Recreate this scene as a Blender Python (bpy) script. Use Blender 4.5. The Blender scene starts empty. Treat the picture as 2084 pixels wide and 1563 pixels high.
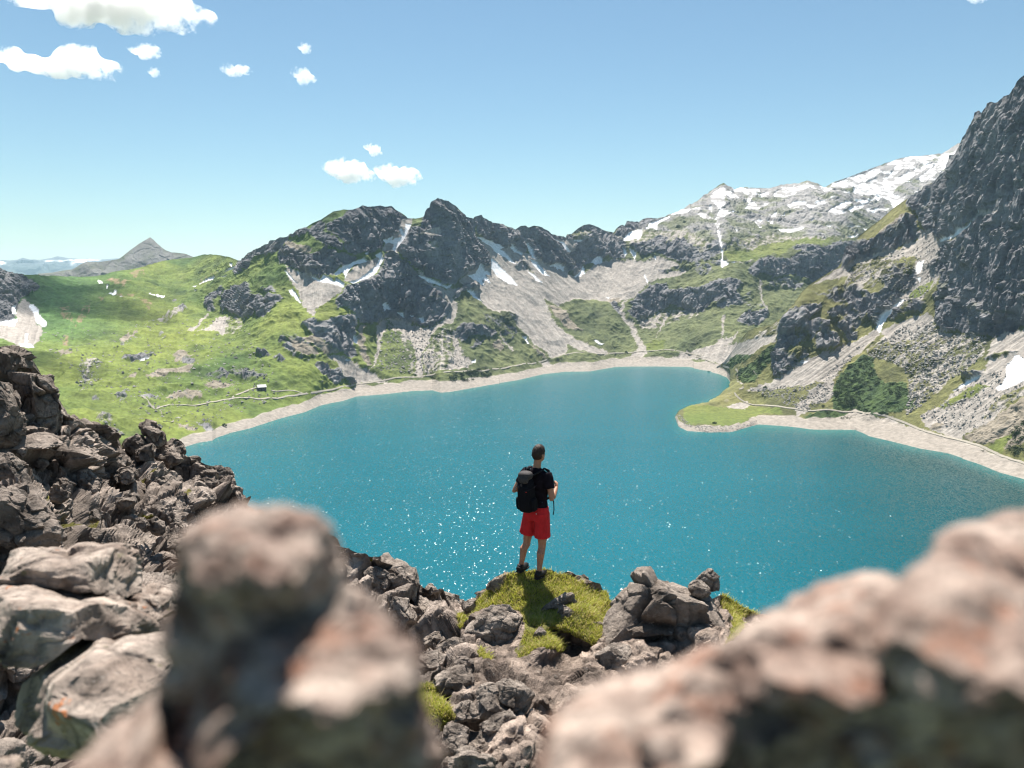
import bpy, math, random
import numpy as np
from mathutils import Vector, Matrix

S = bpy.context.scene
COL = S.collection

# ------------------------------------------------------------------ camera, sky, sun, exposure
F_PX, CX, CY, W_PX = 1621.0, 1042.0, 781.5, 2084.0
PITCH = math.radians(7.61)
cam_d = bpy.data.cameras.new('camera')
cam_d.sensor_width = 36.0
cam_d.lens = F_PX / W_PX * 36.0
cam_d.clip_start, cam_d.clip_end = 0.05, 80000
cam_d.dof.use_dof = True
cam_d.dof.focus_distance = 24.0
cam_d.dof.aperture_fstop = 2.1
cam = bpy.data.objects.new('camera', cam_d)
cam.rotation_euler = (math.radians(90) - PITCH, 0, 0)
COL.objects.link(cam)
S.camera = cam

SUN_EL, SUN_AZ = math.radians(65), math.radians(-8)     # azimuth from +Y, towards +X positive
SUN_DIR = np.array([math.sin(SUN_AZ) * math.cos(SUN_EL), math.cos(SUN_AZ) * math.cos(SUN_EL), math.sin(SUN_EL)])
world = bpy.data.worlds.new('World')
S.world = world
world.use_nodes = True
wn = world.node_tree
wn.nodes.clear()
sky = wn.nodes.new('ShaderNodeTexSky')
sky.sky_type = 'NISHITA'
sky.sun_disc = False
sky.sun_elevation = SUN_EL
sky.sun_rotation = SUN_AZ
sky.altitude = 3500
sky.air_density = 1.6
sky.dust_density = 2.2
sky.ozone_density = 4.0
bg = wn.nodes.new('ShaderNodeBackground')
bg.inputs['Strength'].default_value = 0.05
wo = wn.nodes.new('ShaderNodeOutputWorld')
tone = wn.nodes.new('ShaderNodeVectorMath'); tone.operation = 'MULTIPLY'
tone.inputs[1].default_value = (0.98, 1.065, 0.955)
wn.links.new(sky.outputs[0], tone.inputs[0])
wn.links.new(tone.outputs[0], bg.inputs[0])
wn.links.new(bg.outputs[0], wo.inputs[0])

sun_d = bpy.data.lights.new('sun', 'SUN')
sun_d.energy = 5.0
sun_d.angle = math.radians(0.53)
sun_d.color = (1.0, 0.94, 0.86)
sun = bpy.data.objects.new('sun', sun_d)
sun.rotation_euler = Vector(SUN_DIR).to_track_quat('Z', 'Y').to_euler()
COL.objects.link(sun)

S.view_settings.view_transform = 'Standard'
S.view_settings.look = 'None'
S.view_settings.exposure = 1.22
S.view_settings.gamma = 1.0
S.view_settings.use_curve_mapping = False
S.render.engine = 'CYCLES'
S.cycles.use_denoising = True
S.cycles.filter_width = 1.15
S.cycles.max_bounces = 6
S.cycles.diffuse_bounces = 1
S.cycles.glossy_bounces = 3
S.cycles.transparent_max_bounces = 12
S.cycles.volume_bounces = 6
S.cycles.sample_clamp_direct = 0
S.cycles.sample_clamp_indirect = 6

# ------------------------------------------------------------------ vector noise
def _h(ix, iy, iz, seed):
    h = (ix.astype(np.int64) * 374761393 + iy.astype(np.int64) * 668265263 + iz.astype(np.int64) * 2147483647 + seed * 974634777) & 0xffffffff
    h = ((h ^ (h >> 13)) * 1274126177) & 0xffffffff
    h = ((h ^ (h >> 16)) * 2246822519) & 0xffffffff
    return (h ^ (h >> 15)) & 0xffffffff

def noise3(x, y, z, seed=0):
    """gradient noise, about -1..1"""
    x = np.asarray(x, float); y = np.asarray(y, float) + 0 * x; z = np.asarray(z, float) + 0 * x
    ix, iy, iz = np.floor(x), np.floor(y), np.floor(z)
    fx, fy, fz = x - ix, y - iy, z - iz
    u = fx * fx * fx * (fx * (fx * 6 - 15) + 10)
    v = fy * fy * fy * (fy * (fy * 6 - 15) + 10)
    w = fz * fz * fz * (fz * (fz * 6 - 15) + 10)
    r = 0
    for a in (0, 1):
        for b in (0, 1):
            for c in (0, 1):
                h = _h(ix + a, iy + b, iz + c, seed)
                gx = ((h & 1023) / 511.5 - 1); gy = (((h >> 10) & 1023) / 511.5 - 1); gz = (((h >> 20) & 1023) / 511.5 - 1)
                d = gx * (fx - a) + gy * (fy - b) + gz * (fz - c)
                r = r + d * (u if a else 1 - u) * (v if b else 1 - v) * (w if c else 1 - w)
    return r * 1.5

def fbm(x, y, z, octs=4, seed=0, gain=0.5, ridged=False):
    t = 0; amp = 1.0; tot = 0
    for o in range(octs):
        k = 2.03 ** o
        n = noise3(x * k + 11.3 * o, y * k - 5.1 * o, z * k + 3.7 * o, seed + o)
        if ridged:
            n = 1 - 2 * np.abs(n) ** 0.8
        t = t + amp * n; tot += amp; amp *= gain
    return t / tot

def worley(x, y, z, seed=0, jit=0.9, square=False):
    """F1, F2 and three random numbers of the nearest cell plus the offset from its seed point"""
    x = np.asarray(x, float); y = np.asarray(y, float) + 0 * x; z = np.asarray(z, float) + 0 * x
    ix, iy, iz = np.floor(x), np.floor(y), np.floor(z)
    f1 = np.full(x.shape, 9.0); f2 = np.full(x.shape, 9.0)
    hid = np.zeros(x.shape, np.int64); ox = np.zeros(x.shape); oy = np.zeros(x.shape); oz = np.zeros(x.shape)
    for a in (-1, 0, 1):
        for b in (-1, 0, 1):
            for c in (-1, 0, 1):
                h = _h(ix + a, iy + b, iz + c, seed)
                dx = ix + a + 0.5 + jit * ((h & 1023) / 1023 - 0.5) - x
                dy = iy + b + 0.5 + jit * (((h >> 10) & 1023) / 1023 - 0.5) - y
                dz = iz + c + 0.5 + jit * (((h >> 20) & 1023) / 1023 - 0.5) - z
                d = np.sqrt(dx ** 4 + dy ** 4 + dz ** 4) if square else dx * dx + dy * dy + dz * dz
                m = d < f1
                f2 = np.where(m, f1, np.minimum(f2, d))
                f1 = np.where(m, d, f1)
                hid = np.where(m, h, hid); ox = np.where(m, dx, ox); oy = np.where(m, dy, oy); oz = np.where(m, dz, oz)
    h2 = _h(hid & 65535, hid >> 16, hid * 0 + 7, seed + 5)
    r = [((h2 >> s) & 1023) / 1023 for s in (0, 10, 20)]
    return np.sqrt(f1), np.sqrt(f2), r, (ox, oy, oz)

def blocks(x, y, z, seed=0, tilt=1.0, edge=0.13):
    """height of broken rock: each cell is a tilted facet standing more or less proud, meeting its neighbours in a groove"""
    f1, f2, r, o = worley(x, y, z, seed, square=True)
    pl = (r[0] - 0.35) * 1.0 + tilt * ((r[1] - 0.5) * o[0] + (r[2] - 0.5) * o[1] + (r[0] - 0.5) * o[2]) * 1.5
    e = np.clip((f2 - f1) / edge, 0, 1); e = e * e * (3 - 2 * e)
    return pl * e - 0.22 * (1 - e), np.clip((f2 - f1) / (0.5 * edge), 0, 1)

def smooth01(a, b, x):
    t = np.clip((x - a) / (b - a), 0, 1)
    return t * t * (3 - 2 * t)

# ------------------------------------------------------------------ where a direction of the photograph's lens leads
SP, CP = math.sin(PITCH), math.cos(PITCH)
def rays(u, v):
    a = (np.asarray(u, float) - CX) / F_PX; b = (CY - np.asarray(v, float)) / F_PX
    return a, CP + b * SP, -SP + b * CP
def pt(u, v, depth):
    """world point seen at photograph pixel (u, v), `depth` metres ahead of the lens"""
    x, y, z = rays(u, v)
    return Vector((float(x) * depth, float(y) * depth, float(z) * depth))

VIEWS = {'A': (0, 440, 2.977), 'B': (450, 380, 2.977), 'C': (1000, 380, 2.977), 'D': (1384, 130, 2.977),
         'E': (1334, 580, 2.779), 'F': (0, 680, 3.127), 'G': (680, 1080, 3.236), 'H': (1000, 1120, 3.473), 'S': (0, 0, 1.0)}
def V(view, pts):
    x0, y0, s = VIEWS[view]
    return [(x0 + p[0] / s, y0 + p[1] / s) for p in pts]

def inpoly(U, Vv, poly):
    px = np.array([p[0] for p in poly]); py = np.array([p[1] for p in poly])
    m = (U >= px.min()) & (U <= px.max()) & (Vv >= py.min()) & (Vv <= py.max())
    out = np.zeros(U.shape, bool)
    idx = np.nonzero(m)
    if len(idx[0]) == 0:
        return out
    u = U[idx]; v = Vv[idx]; c = np.zeros(u.shape, bool)
    n = len(px); j = n - 1
    for i in range(n):
        if py[i] != py[j]:
            t = ((py[i] > v) != (py[j] > v)) & (u < (px[j] - px[i]) * (v - py[i]) / (py[j] - py[i]) + px[i])
            c ^= t
        j = i
    out[idx] = c
    return out

def blur1(a, sig, axis):
    r = int(sig * 2.5) + 1
    k = np.exp(-0.5 * (np.arange(-r, r + 1) / sig) ** 2); k /= k.sum()
    b = np.moveaxis(a, axis, -1)
    p = np.pad(b, [(0, 0)] * (b.ndim - 1) + [(r, r)], mode='edge')
    c = np.cumsum(np.zeros(1))
    out = np.zeros_like(b)
    n = b.shape[-1]
    for i, w in enumerate(k):
        out += w * p[..., i:i + n]
    return np.moveaxis(out, -1, axis)

# ------------------------------------------------------------------ mesh and object helpers
def grid_mesh(name, P, color=None, mask=None, smooth=False, flip=False):
    """P: rows x cols x 3 -> mesh of quads; mask: rows-1 x cols-1 of faces to keep"""
    R, C = P.shape[:2]
    idx = np.arange(R * C).reshape(R, C)
    q = np.stack([idx[:-1, :-1], idx[:-1, 1:], idx[1:, 1:], idx[1:, :-1]], -1)
    if flip:
        q = q[..., ::-1]
    q = q.reshape(-1, 4)
    if mask is not None:
        q = q[mask.reshape(-1)]
    used, inv = np.unique(q.reshape(-1), return_inverse=True)
    verts = P.reshape(-1, 3)[used]
    me = raw_mesh(name, verts, inv.reshape(-1, 4), smooth)
    if color is not None:
        set_color(me, color.reshape(-1, color.shape[-1])[used])
    return me

def raw_mesh(name, verts, faces, smooth=False):
    me = bpy.data.meshes.new(name)
    verts = np.asarray(verts, np.float32); faces = np.asarray(faces, np.int32)
    n, k = faces.shape
    me.vertices.add(len(verts)); me.vertices.foreach_set('co', verts.ravel())
    me.loops.add(n * k); me.loops.foreach_set('vertex_index', faces.ravel())
    me.polygons.add(n)
    me.polygons.foreach_set('loop_start', np.arange(0, n * k, k, dtype=np.int32))
    me.polygons.foreach_set('loop_total', np.full(n, k, np.int32))
    me.polygons.foreach_set('use_smooth', np.full(n, smooth, bool))
    me.update(calc_edges=True)
    return me

def set_color(me, c, name='tint'):
    at = me.color_attributes.new(name, 'FLOAT_COLOR', 'POINT')
    c4 = np.ones((len(c), 4), np.float32); c4[:, :3] = c[:, :3]
    at.data.foreach_set('color', c4.ravel())

def link(name, me, mat=None, parent=None, kind=None, label=None, cat=None, group=None, loc=None):
    o = bpy.data.objects.new(name, me); COL.objects.link(o)
    if mat is not None:
        me.materials.clear(); me.materials.append(mat)
    if parent is not None: o.parent = parent
    if kind: o['kind'] = kind
    if label: o['label'] = label
    if cat: o['category'] = cat
    if group: o['group'] = group
    if loc is not None: o.location = loc
    return o

def grid_normals(P):
    du = np.gradient(P, axis=1); dv = np.gradient(P, axis=0)
    n = np.cross(du, dv)
    n /= np.linalg.norm(n, axis=-1, keepdims=True) + 1e-9
    flipm = (n * P).sum(-1) > 0           # towards the viewer's side
    n[flipm] *= -1
    return n

def mat_new(name):
    m = bpy.data.materials.new(name); m.use_nodes = True
    return m, m.node_tree, m.node_tree.nodes['Principled BSDF']

def tint_material(name, scale, bump, strength=0.5, rough=0.9, var=0.35, detail=6, spec=0.25):
    """reads the surveyed ground cover colour and adds grain and fine relief"""
    m, nt, b = mat_new(name)
    at = nt.nodes.new('ShaderNodeAttribute'); at.attribute_name = 'tint'
    tc = nt.nodes.new('ShaderNodeTexCoord')
    n1 = nt.nodes.new('ShaderNodeTexNoise'); n1.inputs['Scale'].default_value = scale
    n1.inputs['Detail'].default_value = detail; n1.inputs['Roughness'].default_value = 0.62
    nt.links.new(tc.outputs['Object'], n1.inputs['Vector'])
    mr = nt.nodes.new('ShaderNodeMapRange')
    mr.inputs['From Min'].default_value = 0.28; mr.inputs['From Max'].default_value = 0.72
    mr.inputs['To Min'].default_value = 1 - var; mr.inputs['To Max'].default_value = 1 + var
    nt.links.new(n1.outputs[0], mr.inputs['Value'])
    mx = nt.nodes.new('ShaderNodeVectorMath'); mx.operation = 'SCALE'
    nt.links.new(at.outputs['Color'], mx.inputs[0]); nt.links.new(mr.outputs[0], mx.inputs['Scale'])
    nt.links.new(mx.outputs[0], b.inputs['Base Color'])
    bp = nt.nodes.new('ShaderNodeBump'); bp.inputs['Strength'].default_value = strength
    bp.inputs['Distance'].default_value = bump
    n2 = nt.nodes.new('ShaderNodeTexNoise'); n2.inputs['Scale'].default_value = scale * 1.7
    n2.inputs['Detail'].default_value = detail; n2.inputs['Roughness'].default_value = 0.7
    nt.links.new(tc.outputs['Object'], n2.inputs['Vector'])
    nt.links.new(n2.outputs[0], bp.inputs['Height'])
    nt.links.new(bp.outputs[0], b.inputs['Normal'])
    b.inputs['Roughness'].default_value = rough
    b.inputs['Specular IOR Level'].default_value = spec
    return m

M_LAND = tint_material('alpine_ground', 0.22, 1.2, 0.6, var=0.3)
M_FAR = tint_material('far_mountain_ground', 0.004, 30, 0.3, var=0.2)
# ------------------------------------------------------------------ the survey of the valley
H_LAKE = -170.0
def line(pts):
    x = np.array([p[0] for p in pts], float); y = np.array([p[1] for p in pts], float)
    o = np.argsort(x, kind='stable')
    return lambda u: np.interp(u, x[o], y[o])

SKY1_PTS = ([(-300, 520), (-120, 535), (-40, 540)] + V('A', [(0,315),(30,338),(95,350),(150,357),(250,365),(350,362),(450,365),(560,365),(640,358),(680,345),(800,325),(900,300),(1000,280),(1100,262),(1200,245),(1270,232),(1330,238),(1400,252),(1440,268),(1462,270)])
 + V('B', [(130,440),(165,405),(185,396),(200,385),(240,370),(262,352),(290,345),(310,330),(340,325),(360,310),(400,305),(420,292),(440,290),(460,268),(480,262),(520,250),(535,238),(560,225),(610,205),(640,185),(680,155),(720,150),(740,142),(770,143),(800,140),(830,130),(845,118),(860,118),(885,124),(920,122),(960,116),(985,126),(1000,125),(1030,120),(1045,135),(1060,145),(1100,165),(1130,192),(1180,195),(1230,180),(1240,150),(1252,132),(1262,128),(1270,100),(1290,85),(1310,70),(1340,80),(1380,88),(1410,110),(1440,140),(1460,165),(1480,185),(1500,190),(1525,195),(1535,182),(1550,178),(1575,170),(1590,192),(1600,195),(1640,220),(1670,222),(1710,228),(1740,245),(1775,262),(1810,240),(1840,235),(1862,248),(1890,237),(1930,245),(1960,262),(2000,290),(2040,300),(2084,310)])
 + V('C', [(435,303),(455,288),(480,290),(520,255),(560,232),(590,228),(640,245),(690,270),(740,280),(760,250),(790,232),(806,242),(815,215),(850,210),(890,218),(920,195),(950,188),(1000,200),(1050,185),(1080,170),(1130,155),(1180,130),(1210,110),(1260,80),(1310,45),(1340,20),(1370,0)])
 + V('D', [(60,850),(130,810),(180,775),(230,740),(262,727),(290,740),(330,765),(360,755),(420,752),(480,757),(540,758),(580,745),(650,730),(720,725),(770,708),(820,725),(875,750),(920,725),(1000,695),(1080,665),(1160,635),(1240,605),(1310,580),(1380,562),(1460,558),(1520,550),(1590,545),(1640,510),(1700,480),(1900,440),(2300,400)]))
sky1 = line(SKY1_PTS)

SKY2_PTS = [(1300, 752), (1440, 759), (1455, 752), (1475, 735), (1500, 702)] + V('C', [(1560,870),(1700,835),(1780,775),(1800,740)]) + \
  V('D', [(690,1460),(700,1440),(740,1380),(780,1340),(860,1290),(960,1230),(985,1190),(1000,1120),(1030,1098),(1060,1080),(1080,1050),(1130,1010),(1200,960),(1300,870),(1380,815),(1480,750),(1560,700),(1600,660),(1638,605),(1650,555),(1690,548),(1700,490),(1720,450),(1750,400),(1780,345),(1790,295),(1820,283),(1838,300),(1855,270),(1865,240),(1885,230),(1905,236),(1930,230),(1960,200),(2000,190),(2020,150),(2050,110),(2084,70),(2200,-60),(2350,-180),(2500,-260),(2800,-300),(3200,-260)])
sky2 = line(SKY2_PTS)

WATER = V('S', [(-400,1300),(-400,1120),(100,1010),(250,960),(340,928),(376,912),(403,903),(432,899),(440,893),(470,883),(507,874),(568,854),(621,840),(651,827),(672,822),(699,817),(725,808),(786,803),(836,797),(880,795),(897,800),(920,798),(987,786),(1055,775),(1105,763),(1150,758),(1201,757),(1252,748),(1285,747),(1336,747),(1403,748),(1430,754),(1463,763),(1480,770),(1487,780),(1484,791),(1463,806),(1440,820),(1403,827),(1383,835),(1373,850),(1381,871),(1399,880),(1442,883),(1489,882),(1525,871),(1543,866),(1600,870),(1658,877),(1741,877),(1766,889),(1820,902),(1874,916),(1928,925),(1993,947),(2036,965),(2084,978),(2200,1022),(2350,1085),(2700,1250),(2700,1300)])
# far shore for the basin mesh only (the headland belongs to the right-hand slope)
shore1 = line([(-400,1120),(100,1010),(250,960),(340,928),(376,912),(403,903),(432,899),(440,893),(470,883),(507,874),(568,854),(621,840),(651,827),(672,822),(699,817),(725,808),(786,803),(836,797),(880,795),(897,800),(920,798),(987,786),(1055,775),(1105,763),(1150,758),(1201,757),(1252,748),(1285,747),(1336,747),(1403,748),(1430,754),(1463,757),(1600,757),(2500,757)])

shore2 = line([(1543,866),(1600,870),(1658,877),(1741,877),(1766,889),(1820,902),(1874,916),(1928,925),(1993,947),(2036,965),(2084,978),(2200,1022),(2350,1085),(2740,1260)])
# ---- ground cover outlines. grass is what is left.
# r rock, s scree, w snow, d earth bank, m stones in grass, k limestone plateau, h rock in grass, g vivid grass, b beach, p pine scrub, t reddish earth
COVER1 = [
 ('m','D',[(-1200,900),(-900,800),(0,885),(262,727),(770,708),(1240,605),(1700,400),(1750,1000),(1480,1000),(900,1080),(700,1110),(560,1140),(400,1210),(300,1210),(200,1180),(60,1180),(-200,1120),(-700,1080),(-700,980)]),
 ('k','D',[(-300,985),(-100,930),(0,885),(262,727),(770,708),(1240,605),(1700,400),(1750,1000),(1480,900),(1100,1040),(900,1060),(700,1060),(560,1050),(400,1060),(260,1150),(140,1060),(0,1010),(-150,1030)]),
 # left rock corner
 ('r','A',[(-300,300),(0,300),(30,325),(95,340),(165,380),(230,440),(200,470),(130,500),(100,540),(80,600),(60,640),(-300,640)]),
 ('s','A',[(100,540),(150,510),(180,530),(240,640),(260,690),(220,780),(180,810),(100,780),(0,740),(-300,700),(-300,640),(0,650),(80,640)]),
 ('w','A',[(-200,650),(0,640),(60,632),(105,618),(100,640),(85,668),(40,662),(0,665),(-200,670)]),
 ('w','A',[(65,548),(85,545),(100,590),(70,598)]),
 ('w','A',[(170,540),(200,538),(235,570),(240,600),(275,630),(285,655),(260,665),(230,640),(205,590),(180,560)]),
 ('w','A',[(155,715),(170,715),(165,770),(190,780),(215,810),(120,790),(110,775),(150,770)]),
 ('t','A',[(640,400),(700,380),(800,400),(760,440),(700,430)]),
 ('t','A',[(780,350),(860,320),(880,350),(820,380)]),
 ('t','A',[(360,570),(420,570),(440,620),(450,680),(420,640),(370,600)]),
 ('t','A',[(500,560),(540,540),(550,590),(470,660),(450,640)]),
 ('t','A',[(390,730),(410,740),(410,790),(380,790)]),
 ('t','A',[(580,500),(640,515),(620,530)]),
 ('t','A',[(830,490),(900,530),(920,560),(900,570),(840,510)]),
 ('t','A',[(690,470),(760,490),(830,480),(820,492),(740,500),(690,484)]),
 ('t','A',[(1200,400),(1280,375),(1340,350),(1330,365),(1260,400),(1210,415)]),
 ('m','A',[(950,620),(1000,600),(1060,570),(1120,550),(1130,570),(1060,610),(980,640)]),
 ('d','A',[(730,760),(760,740),(830,700),(840,710),(780,750),(740,790)]),
 ('w','A',[(585,390),(610,395),(634,424),(616,422)]), ('w','A',[(645,430),(655,432),(652,450),(644,448)]),
 ('w','A',[(655,472),(685,470),(700,456),(708,480),(680,487)]), ('w','A',[(720,490),(740,495),(735,505),(722,500)]),
 ('w','A',[(940,473),(965,475),(998,480),(985,494),(950,490)]), ('w','A',[(900,468),(935,478),(940,484),(905,476)]),
 ('w','A',[(1205,412),(1250,392),(1310,372),(1305,386),(1250,404),(1215,414)]),
 ('w','A',[(1345,385),(1388,366),(1382,380),(1352,390)]), ('w','A',[(1372,346),(1400,325),(1425,310),(1428,322),(1390,344)]),
 ('w','A',[(1403,288),(1417,290),(1412,312),(1404,306)]), ('w','A',[(1180,455),(1200,468),(1192,474)]), ('w','A',[(1165,430),(1190,425),(1180,435)]),
 ('w','A',[(445,802),(475,800),(468,812),(448,810)]), ('w','A',[(1330,345),(1340,343),(1338,360)]),
 ('r','A',[(725,885),(740,865),(790,850),(860,842),(930,845),(900,865),(850,882),(800,892),(760,892)]),  # dark shadow of a hollow, drawn as a rock patch
 ('w','A',[(838,882),(870,864),(903,866),(885,882),(850,886)]),
 ('r','A',[(1340,575),(1350,520),(1370,460),(1410,430),(1500,420),(1520,430),(1530,480),(1560,470),(1600,490),(1660,460),(1700,480),(1720,500),(1680,540),(1640,580),(1610,620),(1575,612),(1560,575),(1530,605),(1490,632),(1450,612),(1410,598),(1380,565)]),
 ('r','A',[(1240,535),(1280,480),(1340,435),(1362,440),(1350,480),(1320,510),(1290,560),(1250,580)]),
 ('h','A',[(1560,430),(1640,420),(1660,450),(1580,460)]),
 ('s','A',[(1135,705),(1200,640),(1250,590),(1260,600),(1220,650),(1180,700)]),
 ('s','A',[(1195,710),(1260,680),(1330,600),(1360,600),(1380,610),(1400,660),(1350,722),(1300,715),(1240,712)]),
 ('m','A',[(1380,600),(1440,620),(1480,640),(1460,680),(1390,720),(1370,710)]),
 ('d','A',[(885,985),(960,952),(1050,928),(1150,918),(1175,935),(1120,955),(1080,965),(1000,990),(930,1000),(895,998)]),
 ('h','A',[(1215,962),(1300,940),(1400,948),(1420,925),(1500,950),(1600,980),(1615,1000),(1540,1010),(1480,1000),(1400,975),(1240,978)]),
 ('d','A',[(760,1000),(780,975),(820,975),(810,1000)]),
 ('d','A',[(1050,850),(1100,830),(1180,850),(1130,870),(1060,870)]), ('h','A',[(1100,870),(1140,860),(1190,890),(1150,905)]),
 ('h','A',[(500,970),(540,960),(560,1000),(520,1020),(500,1010)]), ('m','A',[(480,910),(560,880),(600,870),(560,920),(530,1010),(510,1060),(480,1080),(520,1000)]),
 ('d','A',[(420,840),(360,835),(340,850),(420,870),(450,860)]),
 ('h','A',[(695,1100),(730,1092),(780,1130),(740,1140),(700,1120)]), ('h','A',[(555,1105),(585,1105),(590,1120),(560,1120)]),
 ('h','A',[(955,710),(985,700),(990,725),(960,735)]), ('h','A',[(900,640),(940,630),(930,655),(905,655)]),('h','A',[(1090,560),(1130,545),(1140,570),(1100,580)]),('h','A',[(730,785),(755,780),(750,800),(730,800)]),
 ('h','A',[(1020,505),(1070,495),(1060,512),(1025,518)]), ('h','A',[(840,1110),(900,1105),(960,1120),(900,1140),(860,1130)]),
 ('d','A',[(1230,1035),(1290,1010),(1360,1010),(1420,1030),(1360,1045),(1260,1045)]),
 ('h','A',[(610,1240),(640,1240),(680,1270),(660,1290),(620,1260)]), ('m','A',[(560,1230),(620,1250),(720,1300),(780,1330),(720,1330),(640,1290)]),
 ('d','A',[(1070,1280),(1130,1270),(1200,1290),(1190,1305),(1110,1300)]),
 ('r','A',[(1195,1262),(1250,1252),(1300,1290),(1310,1325),(1270,1330),(1240,1300)]),
 ('d','A',[(1000,1100),(1100,1080),(1200,1060),(1230,1090),(1140,1120),(1040,1130)]),
 # main massif
 ('r','B',[(92,535),(95,470),(130,430),(165,395),(240,360),(340,315),(440,280),(520,240),(545,265),(480,300),(430,310),(390,345),(355,390),(310,410),(290,425),(260,400),(210,440),(165,480),(125,530)]),
 ('r','B',[(355,440),(365,385),(400,355),(440,380),(500,390),(540,420),(600,410),(640,385),(720,400),(800,430),(815,455),(740,480),(690,510),(680,545),(640,535),(600,560),(540,545),(470,505),(400,480),(365,470)]),
 ('d','B',[(370,345),(420,330),(500,350),(560,385),(540,410),(480,390),(430,375)]),
 ('r','B',[(535,270),(560,230),(600,215),(640,240),(625,280),(660,300),(690,320),(720,350),(735,390),(660,370),(640,390),(590,330),(545,290)]),
 ('r','B',[(640,245),(700,205),(735,180),(760,135),(830,120),(920,110),(1030,110),(1130,185),(1105,235),(1080,265),(1040,310),(990,330),(965,385),(900,400),(850,412),(800,420),(735,385),(730,340),(690,310),(650,280)]),
 ('s','B',[(400,490),(470,510),(540,545),(620,570),(740,600),(720,640),(660,690),(620,720),(580,760),(570,800),(545,790),(500,730),(470,640),(420,560)]),
 ('w','B',[(540,548),(600,570),(630,540),(690,575),(700,560),(740,590),(742,615),(690,592),(640,585),(590,578)]),
 ('s','B',[(745,585),(760,520),(800,480),(880,470),(930,425),(965,450),(940,490),(880,530),(800,575)]),
 ('w','B',[(685,530),(730,490),(800,455),(860,438),(882,465),(840,470),(800,475),(765,510),(750,560),(735,520),(700,545)]),
 ('w','B',[(765,583),(830,560),(890,515),(935,475),(955,440),(925,420),(965,402),(978,440),(962,480),(930,525),(880,560),(800,588)]),
 ('w','B',[(860,410),(880,400),(890,412),(870,420)]),
 ('s','B',[(1095,205),(1130,190),(1160,195),(1150,250),(1140,330),(1080,400),(1000,400),(960,395),(1000,350),(1060,290),(1085,240)]),
 ('w','B',[(1118,225),(1140,228),(1152,232),(1135,280),(1110,320),(1070,370),(1052,398),(1035,392),(1045,348),(1015,342),(1060,310),(1095,308),(1080,262),(1092,250),(1112,282)]),
 ('w','B',[(980,325),(1010,320),(1040,305),(1030,340),(995,348)]),
 ('r','B',[(1150,265),(1215,245),(1232,150),(1262,90),(1310,60),(1380,80),(1460,155),(1530,185),(1535,280),(1560,330),(1620,400),(1645,470),(1620,515),(1565,468),(1540,510),(1500,512),(1450,560),(1380,600),(1340,602),(1300,570),(1240,540),(1180,500),(1130,460),(1080,400),(1068,382),(1120,310)]),
 ('s','B',[(1195,300),(1230,270),(1280,258),(1325,240),(1325,290),(1290,300),(1240,300)]), ('m','B',[(1240,350),(1290,340),(1310,370),(1270,380)]),
 ('r','B',[(1525,190),(1575,160),(1640,210),(1710,218),(1775,252),(1840,225),(1890,227),(1960,252),(2100,300),(2100,480),(1990,480),(1950,450),(1900,430),(1880,400),(1850,340),(1840,410),(1800,400),(1750,370),(1720,380),(1650,350),(1600,330),(1560,305)]),
 ('s','B',[(1540,300),(1600,340),(1700,375),(1745,370),(1800,410),(1850,400),(1900,430),(1990,480),(2100,480),(2100,1020),(2000,1050),(1900,960),(1800,860),(1760,820),(1700,790),(1600,740),(1550,680),(1480,620),(1450,570),(1500,512),(1560,500),(1645,480),(1620,400)]),
 ('r','B',[(965,480),(985,415),(1010,398),(1060,400),(1100,440),(1180,520),(1240,570),(1290,620),(1345,660),(1380,710),(1378,770),(1320,830),(1260,852),(1200,835),(1150,845),(1100,830),(1040,800),(1000,790),(960,800),(925,840),(870,842),(820,830),(790,770),(745,730),(705,735),(680,705),(720,665),(740,612),(800,590),(880,560),(930,530)]),
 ('s','B',[(1190,520),(1240,540),(1290,600),(1370,640),(1360,690),(1290,620),(1240,575)]),
 ('w','B',[(1185,538),(1230,545),(1270,562),(1340,600),(1365,608),(1390,592),(1388,612),(1360,625),(1310,600),(1260,580)]),
 ('w','B',[(972,712),(995,703),(1010,725),(1028,745),(1000,742),(985,752)]), ('w','B',[(1062,762),(1105,765),(1108,798),(1085,785)]), ('w','B',[(1148,785),(1172,785),(1160,800)]),
 ('w','B',[(1198,795),(1225,795),(1232,815),(1248,835),(1215,825)]), ('w','B',[(768,765),(800,780),(812,820),(790,795)]),
 ('w','B',[(408,625),(432,620),(470,670),(485,706),(450,680),(420,650)]), ('w','B',[(390,512),(405,520),(430,550),(470,590),(455,582),(410,545)]), ('w','B',[(460,515),(475,520),(470,535)]),
 ('w','B',[(1542,308),(1580,312),(1680,345),(1710,370),(1752,430),(1700,400),(1650,368),(1600,345)]),
 ('w','B',[(1550,470),(1570,470),(1600,510),(1650,520),(1680,545),(1640,540),(1600,535),(1630,585),(1580,560),(1595,605),(1550,580),(1490,540),(1540,525)]),
 ('w','B',[(1625,420),(1660,448),(1700,490),(1745,545),(1795,602),(1745,580),(1690,530),(1650,500),(1640,470)]),
 ('w','B',[(1740,350),(1765,355),(1800,395),(1835,412),(1790,408),(1755,385)]),
 ('w','B',[(1838,340),(1860,350),(1875,380),(1890,410),(1905,450),(1950,495),(2000,552),(1955,530),(1900,480),(1868,440),(1880,420),(1860,380)]),
 ('w','B',[(1855,513),(1890,527),(1920,555),(1955,592),(1900,562)]), ('w','B',[(1472,622),(1520,635),(1582,708),(1520,672)]),
 ('h','B',[(1740,450),(1790,455),(1840,500),(1860,520),(1800,500)]),
 ('r','B',[(1410,640),(1425,612),(1450,608),(1500,590),(1560,622),(1520,635),(1460,630),(1430,680)]),
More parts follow.
